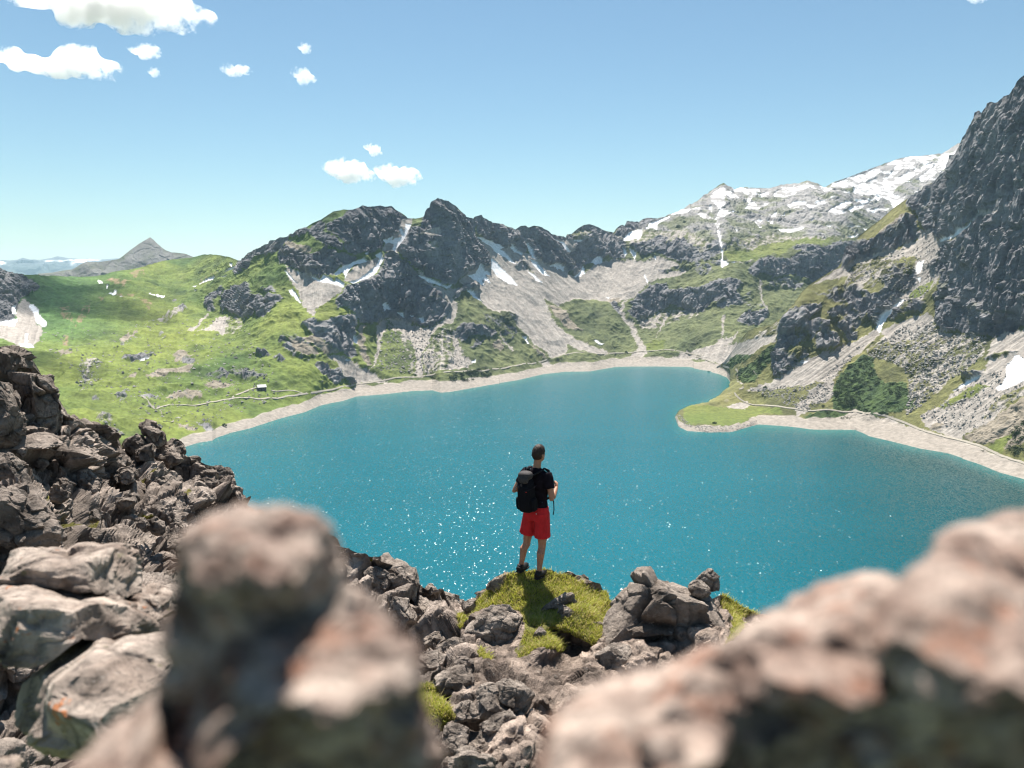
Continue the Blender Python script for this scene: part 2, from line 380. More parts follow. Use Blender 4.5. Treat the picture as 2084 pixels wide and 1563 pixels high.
 ('s','B',[(1310,640),(1380,622),(1425,615),(1412,660),(1435,740),(1428,770),(1400,820),(1340,850),(1280,900),(1225,990),(1215,1160),(1165,1160),(1185,1000),(1160,950),(1100,900),(1050,830),(1000,795),(1060,800),(1150,845),(1260,855),(1330,832),(1380,770),(1380,700)]),
 ('m','B',[(1230,1010),(1300,900),(1390,850),(1430,900),(1440,980),(1500,1080),(1480,1110),(1400,1125),(1280,1150),(1225,1160)]),
 ('s','B',[(1390,880),(1415,880),(1450,1010),(1520,1080),(1440,1120),(1340,1130),(1400,1060),(1400,960)]),
 ('s','B',[(925,845),(965,800),(1000,795),(985,860),(965,930),(955,1010),(915,1110),(900,1125),(930,1030),(945,930)]),
 ('m','B',[(1000,800),(1060,840),(1110,900),(1160,1000),(1170,1160),(1130,1160),(1140,1050),(1085,930),(1030,860)]),
 ('d','B',[(830,850),(870,850),(850,870),(860,980),(900,1100),(870,1110),(830,1020),(815,950)]),
 ('s','B',[(620,1020),(700,1040),(800,1080),(880,1120),(960,1165),(1020,1200),(900,1180),(800,1200),(760,1180),(730,1120),(690,1070)]),
 ('r','B',[(482,855),(510,812),(550,820),(590,840),(640,815),(700,790),(780,775),(800,820),(795,870),(812,940),(795,980),(805,1030),(760,1055),(700,1020),(640,975),(600,930),(560,905),(520,880)]),
 ('d','B',[(480,930),(560,900),(600,935),(640,980),(700,1025),(620,1020),(560,970)]),
 ('h','B',[(350,960),(380,920),(440,910),(500,940),(560,975),(600,1020),(550,1065),(510,1100),(470,1080),(420,1050),(380,1015)]),
 ('d','B',[(400,950),(480,950),(560,990),(580,1020),(520,1050),(440,1030)]),
 ('r','B',[(548,1108),(580,1080),(640,1090),(665,1120),(700,1110),(725,1120),(745,1170),(720,1195),(670,1195),(630,1165),(590,1145)]),
 ('h','B',[(565,1190),(620,1190),(640,1210),(590,1210)]), ('r','B',[(750,1160),(790,1155),(815,1185),(790,1200),(760,1190)]),
 ('r','B',[(215,1035),(250,1008),(295,1020),(310,1050),(260,1050)]), ('r','B',[(320,1060),(355,1050),(390,1080),(350,1085)]),
 ('h','B',[(60,1130),(90,1108),(150,1130),(200,1150),(270,1165),(275,1185),(200,1180),(130,1160)]),
 ('r','B',[(1408,865),(1440,832),(1520,838),(1600,850),(1650,885),(1640,915),(1590,920),(1550,905),(1500,900),(1455,945),(1425,905)]),
 ('r','B',[(1495,985),(1540,938),(1578,945),(1560,970),(1530,992)]), ('r','B',[(1655,870),(1700,850),(1750,845),(1782,880),(1770,905),(1720,915),(1690,900)]),
 ('h','B',[(1570,780),(1600,790),(1660,850),(1640,865),(1590,820)]), ('h','B',[(1690,770),(1740,760),(1790,800),(1780,830),(1720,810)]), ('h','B',[(1740,920),(1770,925),(1760,940)]),
 ('s','B',[(1620,800),(1640,830),(1700,920),(1780,1000),(1740,980),(1670,900)]), ('d','B',[(1640,950),(1680,930),(1720,980),(1690,1010)]),
 ('w','B',[(795,905),(812,905),(820,930),(822,960),(805,962)]), ('w','B',[(1818,920),(1842,918),(1870,965),(1850,958)]), ('w','B',[(1512,1058),(1540,1048),(1536,1068),(1515,1070)]), ('w','B',[(745,1052),(775,1058),(770,1064),(748,1060)]),
 ('d','B',[(1870,960),(1900,970),(1960,1040),(1980,1060),(1950,1050)]),
 # ridge and valley head
 ('r','C',[(-20,215),(110,240),(140,250),(210,225),(260,227),(340,260),(430,293),(480,285),(500,310),(480,335),(560,330),(590,370),(640,395),(640,420),(620,460),(560,480),(545,525),(500,540),(470,505),(420,475),(340,475),(270,450),(250,420),(222,370),(190,395),(100,370),(0,320)]),
 ('s','C',[(380,315),(430,320),(520,330),(505,380),(480,400),(440,390)]),
 ('w','C',[(378,318),(430,335),(465,368),(483,395),(450,392),(420,352)]), ('w','C',[(490,328),(550,328),(540,336),(500,334)]),
 ('r','C',[(510,260),(560,225),(590,218),(690,260),(740,295),(800,330),(825,380),(805,440),(740,452),(690,430),(620,445),(560,480),(520,420),(500,385),(560,330),(600,280),(570,262)]),
 ('w','C',[(222,345),(245,385),(262,450),(245,430),(205,345)]),
 ('w','C',[(606,458),(635,425),(655,420),(672,440),(668,520),(640,490)]), ('w','C',[(502,545),(540,515),(556,480),(565,500),(578,595),(540,572)]),
 ('w','C',[(348,482),(390,468),(438,488),(436,515),(405,498),(395,515),(375,498)]), 
 ('r','C',[(742,285),(755,240),(790,225),(806,240),(815,208),(850,200),(895,212),(885,255),(830,280),(805,325),(770,305)]),
 ('r','C',[(895,215),(920,185),(950,180),(1000,192),(1050,178),(1040,195),(980,215),(940,235),(915,250)]),
 ('w','C',[(798,326),(815,292),(850,272),(885,262),(914,262),(912,298),(890,318),(862,315),(840,322)]),
 ('w','C',[(932,262),(958,222),(1000,205),(1050,188),(1086,176),(1082,190),(1030,212),(1005,235),(1000,272),(978,252)]),
 ('w','C',[(800,372),(818,380),(822,410),(808,445)]), ('w','C',[(833,368),(850,385),(882,402),(870,455),(860,430),(845,400)]), ('w','C',[(892,485),(925,462),(918,485)]), ('w','C',[(828,465),(842,462),(838,482)]),
 ('s','C',[(820,440),(870,450),(930,470),(1000,430),(1060,440),(1120,470),(1190,520),(1100,560),(1000,560),(930,600),(860,660),(800,690),(700,690),(760,560)]),
 ('s','C',[(-10,360),(100,380),(200,420),(330,480),(480,540),(550,540),(640,470),(750,450),(850,470),(900,480),(1000,540),(930,600),(870,650),(800,680),(700,690),(600,690),(500,690),(400,720),(320,690),(260,680),(350,780),(450,880),(560,950),(690,1000),(700,1025),(600,1020),(450,960),(330,870),(150,780),(-10,700)]),
 ('a','C',[(318,690),(400,722),(500,692),(600,690),(700,692),(755,745),(780,800),(830,862),(870,930),(890,975),(850,1000),(760,1012),(690,1000),(560,950),(450,880),(350,782)]),
 ('w','C',[(985,425),(1000,425),(995,450),(988,445)]), ('w','C',[(926,525),(938,560),(955,584),(942,580),(928,552)]),
 ('h','C',[(140,455),(190,460),(240,500),(260,520),(200,500),(150,490)]),
 ('w','C',[(-10,340),(40,360),(110,430),(150,470),(90,440),(20,390)]), ('w','C',[(0,430),(40,470),(110,540),(160,600),(110,590),(40,550),(0,500)]), ('w','C',[(105,350),(130,360),(190,420),(140,395)]), ('w','C',[(228,440),(270,460),(320,510),(355,552),(310,530),(250,475)]), ('w','C',[(218,512),(260,535),(310,590),(270,570)]),
 ('d','C',[(700,690),(790,670),(760,740),(720,720),(700,700)]),
 ('r','C',[(835,345),(900,350),(960,320),(1060,300),(1085,308),(1040,370),(990,412),(940,430),(905,425),(865,370)]),
 ('r','C',[(995,405),(1060,350),(1110,325),(1170,320),(1200,345),(1260,400),(1285,435),(1240,492),(1190,500),(1150,480),(1120,450),(1060,430)]),
 ('h','C',[(1240,460),(1330,490),(1350,520),(1290,535),(1200,505),(1050,520),(1000,500),(1100,490)]),
 ('h','C',[(1260,420),(1340,330),(1500,330),(1560,380),(1480,440),(1380,480),(1300,460)]),
 ('w','C',[(1388,480),(1405,455),(1420,470),(1445,472),(1400,495)]), ('w','C',[(1455,462),(1485,458),(1470,468)]),
 ('r','C',[(1540,515),(1570,470),(1640,440),(1720,430),(1820,432),(1880,410),(1825,380),(1860,365),(1950,365),(2084,355),(2200,330),(2200,600),(2000,640),(1940,590),(1900,560),(1830,552),(1760,545),(1700,548),(1640,520),(1580,548)]),
 ('g','C',[(1400,400),(1560,390),(1700,340),(1850,330),(2000,320),(2084,330),(2000,352),(1850,360),(1760,410),(1640,432),(1500,460),(1440,460)]),
 ('r','C',[(838,700),(880,650),(930,620),(960,590),(1060,590),(1070,622),(1130,630),(1160,615),(1250,622),(1330,592),(1370,565),(1420,562),(1480,572),(1520,592),(1480,640),(1525,690),(1470,690),(1420,710),(1350,700),(1310,745),(1230,772),(1150,750),(1100,705),(1060,742),(1000,760),(940,790),(880,830),(830,800),(810,765),(850,735)]),
 ('m','C',[(880,820),(960,780),(1060,750),(1150,755),(1280,770),(1240,790),(1140,800),(1050,850),(970,870),(900,860)]),
 ('r','C',[(1485,830),(1510,795),(1555,760),(1600,755),(1660,745),(1680,775),(1650,822),(1600,850),(1530,855),(1500,845)]),
 ('h','C',[(1640,600),(1700,560),(1800,570),(1890,590),(1860,620),(1800,622),(1700,612)]), ('h','C',[(1340,720),(1450,690),(1570,640),(1570,690),(1500,722),(1400,762)]), ('h','C',[(1540,720),(1600,700),(1640,720),(1560,750)]),
 ('s','C',[(1620,560),(1632,560),(1640,680),(1680,750),(1672,760),(1630,690)]), ('s','C',[(1408,800),(1420,800),(1412,920),(1400,920)]), ('s','C',[(1075,750),(1090,750),(1040,850),(1000,910),(1020,860)]),
 ('r','C',[(720,720),(750,715),(780,740),(785,800),(760,780)]), ('d','C',[(330,720),(420,730),(560,860),(480,860),(400,800)]),
 ('h','C',[(0,800),(60,750),(150,790),(140,840),(60,850),(130,880),(140,900),(60,905),(0,880)]),
 ('w','C',[(618,928),(640,932),(682,952),(670,958),(635,942)]), ('w','C',[(182,915),(205,915),(232,970),(212,962)]), ('w','C',[(695,668),(720,672),(705,680)]),
 ('s','C',[(850,655),(862,660),(800,710),(790,760),(810,810),(850,830),(880,890),(905,930),(945,980),(935,1030),(900,1060),(820,1060),(870,1010),(900,985),(865,920),(830,850),(795,820),(775,760),(785,710)]),
 ('g','C',[(930,950),(1000,930),(1060,950),(1050,1000),(960,1010),(940,985)]),
 ('s','C',[(1060,1045),(1180,1010),(1300,975),(1400,930),(1500,900),(1420,960),(1300,1000),(1160,1060)]),
 ('s','C',[(300,1070),(340,1060),(390,1090),(400,1120),(320,1110)]),
 ('s','E',[(100,420),(300,368),(420,335),(560,300),(700,262),(690,315),(600,360),(500,430),(420,445),(300,425)]),
 ('p','E',[(390,455),(480,395),(550,395),(480,455),(420,475)]),
 # snow fields of the plateau
 ('w','D',[(895,748),(930,728),(1000,697),(1160,640),(1215,640),(1190,680),(1140,700),(1120,722),(1060,752),(980,752)]),
 ('w','D',[(1245,608),(1310,582),(1380,560),(1520,550),(1560,555),(1500,580),(1420,600),(1400,625),(1330,645),(1290,690),(1240,710),(1290,650),(1320,612),(1260,614)]),
 ('w','D',[(1570,560),(1600,548),(1660,540),(1700,500),(1710,560),(1640,590),(1610,630),(1560,665),(1500,700),(1460,722),(1448,690),(1500,650),(1560,590)]),
 ('w','D',[(1050,755),(1120,722),(1200,695),(1330,690),(1420,645),(1560,585),(1480,640),(1400,700),(1330,740),(1290,790),(1200,790),(1100,800),(1040,780)]),
 ('w','D',[(550,805),(600,768),(650,745),(700,742),(770,722),(830,738),(930,755),(900,772),(850,770),(780,745),(750,745),(740,772),(650,802),(590,812)]),
 ('w','D',[(1180,790),(1280,790),(1350,812),(1372,800),(1340,850),(1290,872),(1265,835)]),
 ('w','D',[(185,795),(225,770),(262,745),(290,758),(350,818),(300,818),(275,790),(270,860),(230,885),(212,850),(180,820)]),
 ('w','D',[(213,945),(240,880),(275,875),(290,902),(340,892),(270,925),(245,935)]), ('w','D',[(105,918),(130,898),(170,915),(198,940),(150,944)]), ('w','D',[(174,868),(190,862),(192,910),(178,900)]),
 ('w','D',[(195,985),(210,975),(225,948),(242,958),(235,1000),(246,1080),(257,1122),(240,1112),(222,1040),(225,992)]), ('w','D',[(248,1130),(256,1130),(262,1195),(300,1215),(255,1240)]),
 ('w','D',[(380,890),(420,850),(442,838),(470,862),(530,850),(490,885),(420,892)]), ('w','D',[(650,852),(700,838),(800,850),(832,868),(790,882),(760,868),(665,882)]),
 ('w','D',[(875,908),(940,870),(1000,833),(1042,838),(1005,870),(960,888),(1000,910),(940,920)]), ('w','D',[(1000,892),(1060,860),(1155,843),(1110,868),(1040,902)]), ('w','D',[(1140,892),(1200,872),(1285,880),(1230,898)]),
 ('w','D',[(430,962),(470,948),(495,955),(480,980),(495,1012),(460,985)]), ('w','D',[(525,955),(550,948),(582,988),(555,982)]), ('w','D',[(582,1010),(640,1003),(690,1000),(752,983),(740,1005),(680,1022),(610,1027)]),
 ('w','D',[(555,922),(590,903),(578,942),(562,940)]), ('w','D',[(610,930),(640,915),(635,935)]), ('w','D',[(990,1058),(1050,1043),(1082,1033),(1060,1055)]), ('w','D',[(400,760),(460,756),(440,775),(410,780)]), ('w','D',[(480,790),(520,780),(540,800),(500,812)]),
 ('w','D',[(830,835),(880,830),(870,845),(840,848)]), ('w','D',[(780,960),(820,945),(800,962)]), ('w','D',[(880,990),(915,985),(905,998)]), ('w','D',[(1010,990),(1060,980),(1030,1000)]), ('w','D',[(330,1005),(360,1020),(340,1022)]), ('w','D',[(410,740),(420,770),(400,840),(420,850),(440,800),(430,770)]),
]
COVER2 = [
 ('r','D',[(1600,640),(1640,590),(1650,545),(1690,538),(1720,440),(1780,295),(1840,270),(1865,225),(1930,215),(2084,40),(2500,-400),(3400,-400),(3400,900),(2084,1000),(1990,880),(1900,900),(1820,905),(1750,972),(1680,1025),(1600,1062),(1560,1055),(1500,1005),(1440,910),(1390,860),(1385,820),(1480,745),(1560,692)]),
 ('s','D',[(1590,1085),(1565,1062),(1680,1030),(1690,995),(1740,985),(1780,945),(1815,880),(1900,890),(1960,870),(1900,905),(1820,930),(1750,1000),(1680,1045)]),
 ('w','D',[(1575,1078),(1570,1066),(1665,1035),(1690,995),(1740,988),(1782,945),(1812,880),(1818,915),(1785,965),(1745,1000),(1670,1045)]),
 ('r','D',[(1820,925),(1900,905),(2000,872),(2084,800),(3400,800),(3400,1700),(2084,1489),(1550,1489),(1550,1400),(1600,1250),(1565,1150),(1600,1085),(1700,1045),(1760,985)]),
 ('r','E',[(1590,120),(1600,0),(2084,0),(3300,50),(3300,330),(2084,225),(2010,280),(1950,292),(1850,285),(1780,292),(1720,262),(1640,272),(1600,240),(1582,200)]),
 ('r','D',[(975,1250),(980,1190),(995,1110),(1060,1075),(1180,1070),(1200,1030),(1300,950),(1395,900),(1440,930),(1458,1030),(1400,1088),(1320,1112),(1250,1135),(1150,1182),(1080,1205),(1040,1210),(1020,1240)]),
 ('d','D',[(1180,1070),(1200,1025),(1300,945),(1390,895),(1395,905),(1300,965),(1210,1045)]),
 ('s','D',[(1465,1000),(1520,1010),(1560,1060),(1600,1085),(1560,1150),(1590,1250),(1560,1330),(1500,1400),(1440,1489),(1270,1489),(1340,1400),(1440,1330),(1420,1250),(1440,1180),(1350,1180),(1300,1190),(1240,1180),(1340,1120),(1440,1060)]),
 ('s','D',[(1060,1200),(1140,1180),(1280,1120),(1330,1130),(1250,1170),(1150,1240),(1040,1280),(900,1320),(800,1340),(960,1240)]),
 ('h','D',[(1200,1290),(1260,1250),(1340,1220),(1430,1240),(1440,1330),(1340,1400),(1260,1360)]), ('r','D',[(1240,1400),(1270,1350),(1330,1380),(1350,1310),(1440,1300),(1440,1340),(1340,1410),(1280,1489),(1200,1489)]),
 ('r','D',[(1500,1230),(1540,1180),(1600,1210),(1590,1290),(1520,1260)]), ('g','D',[(1400,1400),(1480,1330),(1540,1310),(1520,1380),(1440,1440),(1390,1430)]),
 ('h','D',[(900,1380),(960,1340),(1080,1390),(1160,1420),(1250,1489),(1100,1489),(980,1440)]), ('r','D',[(1180,1489),(1190,1420),(1260,1370),(1290,1400),(1280,1489)]),
 ('w','D',[(1428,1235),(1445,1200),(1475,1190),(1470,1230),(1452,1268),(1436,1272)]), ('w','D',[(1440,1300),(1460,1295),(1455,1325)]), ('w','D',[(1278,1482),(1350,1430),(1362,1436),(1300,1489)]),
 ('m','D',[(1040,1240),(1200,1170),(1300,1200),(1240,1280),(1180,1350),(1080,1380),(1000,1340)]),
 ('r','E',[(672,525),(662,480),(665,400),(700,330),(720,220),(780,150),(860,112),(935,110),(905,160),(870,200),(840,260),(860,290),(820,330),(790,350),(760,340),(740,380),(800,430),(820,445),(790,480),(700,528)]),
 ('r','E',[(905,330),(910,290),(930,260),(900,200),(985,195),(960,240),(1035,300),(1025,345),(960,372),(912,362)]), ('h','E',[(780,290),(860,200),(950,200),(900,300),(860,320)]),
 ('h','E',[(740,380),(800,350),(910,370),(850,420),(780,440)]),
 ('h','E',[(870,20),(960,60),(1060,30),(1150,20),(1240,60),(1330,0),(1345,120),(1260,230),(1200,200),(1120,260),(1140,320),(1090,325),(1050,260),(980,200),(1000,130),(1100,110),(1000,90)]),
 ('r','E',[(1070,100),(1080,50),(1150,30),(1180,80),(1240,50),(1330,10),(1340,110),(1262,232),(1210,200),(1200,150),(1140,150)]), ('r','E',[(1030,220),(1060,210),(1090,260),(1145,270),(1150,310),(1100,325),(1070,290)]), ('r','E',[(960,150),(1010,130),(1050,160),(1000,190)]),
 ('h','E',[(1310,200),(1335,130),(1440,95),(1535,90),(1530,120),(1480,160),(1400,190),(1350,205)]), ('r','E',[(1318,195),(1340,150),(1400,130),(1420,160),(1370,195)]), ('r','E',[(1440,110),(1520,95),(1500,150),(1450,150)]),
 ('s','E',[(700,530),(820,445),(960,380),(1050,345),(1140,330),(1250,240),(1275,280),(1230,340),(1180,370),(1080,440),(1010,540),(1005,650),(960,672),(880,660),(860,715),(790,745),(790,690),(880,600),(960,555),(900,555),(780,580),(620,592),(500,605),(520,590)]),
 ('w','E',[(1246,245),(1280,175),(1340,138),(1400,82),(1410,88),(1345,160),(1300,215),(1266,275),(1258,250)]), ('w','E',[(825,440),(870,432),(850,446)]),
 ('s','E',[(100,420),(300,368),(420,335),(560,300),(700,262),(690,315),(600,360),(500,430),(420,445),(300,425)]), ('m','E',[(560,300),(640,240),(720,200),(700,260),(640,290)]),
 ('m','E',[(1180,370),(1250,300),(1400,240),(1560,200),(1590,240),(1660,280),(1900,300),(1860,400),(1750,480),(1650,560),(1560,640),(1480,700),(1420,740),(1440,560),(1400,470),(1250,400)]),
 ('s','E',[(1270,270),(1400,210),(1540,160),(1590,210),(1480,300),(1340,330)]), ('h','E',[(1440,460),(1520,420),(1590,440),(1560,490),(1450,490)]), ('h','E',[(1240,380),(1300,370),(1300,400),(1250,400)]),
 ('h','E',[(1850,420),(1960,390),(2084,340),(2200,300),(2200,380),(2084,400),(1950,440)]), ('h','E',[(1745,520),(1790,490),(1860,490),(1820,530),(1760,540)]), ('s','E',[(1920,300),(2084,250),(3300,330),(3300,420),(2084,380),(1980,380),(1880,400)]),
 ('s','E',[(1500,745),(1620,680),(1700,590),(1850,500),(1900,430),(2084,380),(3300,400),(3300,800),(2084,620),(1900,760),(1750,850),(1720,880),(1560,830),(1530,810)]),
 ('w','E',[(1925,585),(1960,560),(1985,520),(1990,460),(2020,430),(2035,400),(2060,402),(2084,420),(2200,440),(2200,560),(2084,545),(2040,562),(1990,582),(1940,602)]),
 ('w','E',[(1680,605),(1750,560),(1800,530),(1845,513),(1830,532),(1760,575)]),
 ('g','E',[(1600,690),(1720,620),(1830,560),(1890,580),(1760,650),(1640,705)]), ('d','E',[(1740,870),(1850,790),(2084,650),(3000,600),(3000,900),(2084,900),(2000,930),(1900,910)]), ('g','E',[(1880,930),(1960,860),(2030,830),(1990,900),(1960,960)]), ('m','E',[(1930,640),(2084,570),(2300,600),(2084,640),(1850,760)]),
 ('d','E',[(1540,820),(1600,780),(1630,790),(1600,830)]),
 ('s','E',[(1150,760),(1350,760),(1520,830),(1720,885),(1700,940),(1500,920),(1300,870),(1180,830)]),
 ('p','E',[(1010,570),(1080,470),(1180,400),(1240,420),(1240,480),(1300,560),(1430,560),(1440,640),(1480,700),(1300,745),(1000,710)]),
 ('p','E',[(390,455),(480,395),(550,395),(480,455),(420,475)]), ('p','E',[(468,500),(560,430),(700,320),(665,420),(600,480),(560,545),(490,560)]),
 ('p','E',[(840,740),(940,710),(1260,740),(1240,770),(1100,765),(860,765)]), ('p','E',[(1740,900),(1850,930),(1900,960),(1800,940)]),
 ('g','E',[(160,690),(200,683),(400,695),(600,685),(700,700),(720,730),(600,735),(540,745),(500,780),(400,795),(300,792),(185,780),(165,755)]),
 ('s','E',[(395,690),(450,670),(520,665),(540,690),(450,700)]),
]

JIT = 3.2
def classify(U, Vv, cover, jit=True):
    """one small integer per point; classes in the order of KEYS"""
    if jit:
        du = JIT * (noise3(U / 9, Vv / 9, 0.3, 41) + 0.8 * noise3(U / 3.4, Vv / 3.4, 4.3, 42) + 1.6 * noise3(U / 30, Vv / 30, 2.3, 43))
        dv = JIT * (noise3(U / 9, Vv / 9, 7.3, 44) + 0.8 * noise3(U / 3.4, Vv / 3.4, 9.3, 45) + 1.6 * noise3(U / 30, Vv / 30, 5.3, 46))
    else:
        du = dv = 0
    c = np.zeros(U.shape, np.int8)
    for key, view, pts in cover:
        k = 0.35 if key == 'w' else 1.0
        c[inpoly(U + du * k, Vv + dv * k, V(view, pts))] = KEYS.index(key)
    return c
KEYS = 'arswdmkhgbpt'
#        grass rock scree snow earth mix plateau half vivid beach pine red
SLOPE = [22, 69, 34, 34, 32, 30, 20, 46, 14, 9, 30, 12]

def march(U, Vv, cover, which):
    """walk each line of sight up the ground from the lake: gives horizontal distance over the sheet's grid (row 0 lies in the lake)"""
    cl = classify(U, Vv, cover, False)
    ang = np.array(SLOPE, float)[cl]
    if which == 1:
        left = smooth01(560, 400, U - (Vv - 560) * 0.25)      # the gentle green basin on the left
        base = 9 + 5 * smooth01(680, 560, Vv)
        ang = np.where(cl != 1, ang * (1 - left) + base * left, ang * (1 - left * 0.45))
        pla = smooth01(1240, 1330, U) * smooth01(520, 470, Vv + (U - 1600) * 0.02)
        ang = np.where(cl == 1, ang * (1 - 0.55 * pla), ang * (1 - pla) + 19 * pla)
        mid = smooth01(1200, 1260, U) * smooth01(1800, 1700, U) * (Vv > 500)
        ang = np.where((cl == 0) | (cl == 8), ang + 2 * mid, ang)
        water = Vv > shore1(U)
    else:
        ang = np.where(cl == 0, 33, ang)
        ang = np.where(cl == 8, 25, ang)
        ang = np.where(cl == 5, 33, ang)
        low = smooth01(790, 850, Vv) * smooth01(1620, 1540, U)
        ang = ang * (1 - low) + 3.0 * low
        water = np.where(U > 1548, Vv > shore2(U), inpoly(U, Vv, WATER))
    ang = blur1(blur1(ang, 6.0, 1), 3.5, 0)
    us = U[0]
    k = np.interp(us, [0, 700, 1200, 1290, 1400, 1500, 1600, 1700, 1760, 1860, 2084, 2500], [22, 22, 17, 20, 15, 18, 24, 26, 44, 40, 34, 34])
    k = k * (1 + 0.25 * noise3(us / 25, 0, 0, 8))
    nb = np.zeros(U.shape); rho = np.zeros(U.shape)
    x, y, zz = rays(U, Vv)
    ta = zz / np.hypot(x, y)
    zc = np.full(len(us), H_LAKE - 0.9); rc = zc / ta[0]
    rho[0] = rc
    vw = Vv[0].copy()
    for i in range(1, U.shape[0]):
        w = water[i]
        vw = np.where(w, Vv[i], vw)
        beach = (vw - Vv[i]) < k
        if which == 1:      # the shoreline falls between rows: start the rise exactly there
            vw = np.minimum(Vv[0], shore1(us))
        else:
            vw = np.where(us > 1548, shore2(us), vw)
        beach = (vw - Vv[i]) < k
        a = np.where((vw - Vv[i]) < 7, 13, np.where(beach, np.minimum(np.maximum(ang[i], 6), 11), ang[i]))
        t = np.tan(np.radians(a))
        t = np.maximum(t, ta[i] + 0.012)
        rn = (zc - t * rc) / (ta[i] - t)
        rn = np.maximum(rn, rc * 1.0002)
        nb[i] = np.where(w, 0, smooth01(1.12, 0.88, (vw - Vv[i]) / k))
        rw = (H_LAKE - 0.9) / ta[i]
        rc = np.where(w, rw, rn); zc = np.where(w, H_LAKE - 0.9, rn * ta[i])
        rho[i] = rc
    return rho, nb

def place(U, Vv, rho):
    x, y, z = rays(U, Vv)
    hl = np.hypot(x, y)
    s = rho / hl
    return np.stack([x * s, y * s, z * s], -1)

def paint(cl, P, U, Vv, nb, which):
    """albedo of the ground from its cover"""
    X, Y, Z = P[..., 0], P[..., 1], P[..., 2]
    n_big = fbm(X / 160, Y / 160, Z / 160, 4, 3)
    n_med = fbm(X / 38, Y / 38, Z / 38, 4, 9)
    n_sm = fbm(X / 9, Y / 9, Z / 9, 3, 14)
    # fall lines
    anchors = [(300, 15), (870, 0), (1130, -38), (1400, 25), (1800, 48)] if which == 1 else [(1500, 55)]
    st = np.zeros(U.shape)
    for q, (ua, an) in enumerate(anchors):
        xs_ = [a_[0] for a_ in anchors]; ys_ = [1.0 if r_ == q else 0.0 for r_ in range(len(anchors))]
        wq = np.interp(U, xs_, ys_)
        sel = wq > 0
        ph = math.radians(an)
        ac = U[sel] * math.cos(ph) + Vv[sel] * math.sin(ph); al = -U[sel] * math.sin(ph) + Vv[sel] * math.cos(ph)
        st[sel] += wq[sel] * fbm(ac / 7 + n_med[sel] * 0.6, al / 85, 0 * ac + q, 4, 21)
    def C(r, g, b): return np.array([r, g, b])
    def mixc(a, b, t): return a * (1 - t[..., None]) + b * t[..., None]
    t = np.clip(0.5 + 0.9 * n_big + 0.45 * n_med, 0, 1)
    if which == 1:
        gr = mixc(C(.040, .078, .014), C(.142, .168, .032), t)
        right = smooth01(620, 1000, U)
        gr = mixc(gr, mixc(C(.048, .066, .026), C(.118, .128, .052), t), right)
        lft = smooth01(330, 120, U) * smooth01(760, 640, Vv)
        gr = mixc(gr, mixc(C(.035, .09, .028), C(.075, .14, .035), t), lft)
    else:
        gr = mixc(C(.055, .066, .024), C(.145, .138, .050), t)
    gr = gr * (1 + 0.28 * n_sm[..., None] + 0.25 * st[..., None] + 0.75 * np.minimum(n_med + 0.08, 0)[..., None])
    # pale stone flecks and bare spots
    fl = np.clip((n_sm * 0.6 + n_med * 0.8 - 0.46) * 5, 0, 1)
    gr = mixc(gr, C(.20, .18, .13), fl * 0.5)
    gul = fbm((X) / 60, (Y) / 60, Z / 60, 3, 72, 0.5, True)
    gr = gr * (1 + 0.42 * np.clip(gul, -1, 0.6))[..., None]  # darker gully growth, with relief shading put into the colour
    vg = mixc(C(.075, .11, .022), C(.14, .155, .038), t) * (1 + 0.3 * n_sm[..., None])
    rk = mixc(C(.075, .077, .088), C(.235, .228, .228), np.clip(0.5 + 0.7 * n_big + 0.7 * n_med + 0.6 * n_sm, 0, 1))
    led = np.clip((fbm(X / 25, Y / 25, Z / 7, 3, 31) - 0.22) * 6, 0, 1)
    rk = mixc(rk, C(.07, .08, .035), led * 0.5)
    sc = mixc(C(.215, .193, .172), C(.375, .342, .305), np.clip(0.5 + 0.95 * st + 0.3 * n_sm, 0, 1))
    dk = np.clip((st - 0.42) * 6, 0, 1)
    sc = mixc(sc, C(.15, .14, .13), dk * 0.35)
    ea = mixc(C(.15, .13, .095), C(.30, .26, .21), np.clip(0.5 + 0.9 * n_sm + 0.5 * st, 0, 1))
    rd = mixc(C(.16, .13, .07), C(.30, .19, .13), np.clip(0.5 + 0.9 * n_sm, 0, 1))
    sn = np.broadcast_to(C(.80, .81, .83), gr.shape) * (1 + 0.04 * n_sm[..., None])
    be = mixc(C(.20, .18, .155), C(.34, .305, .265), np.clip(0.5 + 0.8 * n_sm + 0.3 * n_med, 0, 1))
    pi_ = mixc(C(.022, .045, .016), C(.06, .095, .025), np.clip(0.5 + 1.1 * n_sm + 0.5 * n_med, 0, 1))
    mixt = np.clip((st * 0.9 + n_sm * 0.9 + n_med * 0.4) * 3.5 + 0.5, 0, 1)
    half = np.clip((n_med * 1.1 + n_sm * 0.7) * 4 + 0.55, 0, 1)
    mx = mixc(gr, sc, mixt)
    ha = mixc(gr, rk, half)
    sn_p = fbm(X / 95, Y / 150, Z / 26, 4, 77)
    alt = smooth01(500, 380, Vv)
    snow_on = np.clip((sn_p - 0.40 + 0.20 * alt) * 22, 0, 1) * smooth01(520, 440, Vv)
    rd = mixc(gr, rd, mixt * 0.75)
    ka = mixc(mixc(C(.17, .165, .16), C(.33, .315, .30), np.clip(0.5 + 1.0 * n_sm + 0.7 * n_med, 0, 1)), C(.105, .12, .055), np.clip((n_big + n_med) * 2.2 + smooth01(400, 520, Vv) * 0.9 - 0.15, 0, 0.85))
    ka = mixc(ka, sn[0, 0] + 0 * ka, snow_on)
    hole = np.clip((fbm(X / 30, Y / 60, Z / 7, 4, 33) + 0.25 * n_sm + 0.04) * 9, 0, 1) * smooth01(1330, 1400, U) * (Vv < 480)
    sn = sn * (1 - 0.16 * np.clip(0.4 + n_med + 0.5 * st, 0, 1))[..., None]
    sn = mixc(sn, C(.24, .23, .22) + 0 * sn, hole)
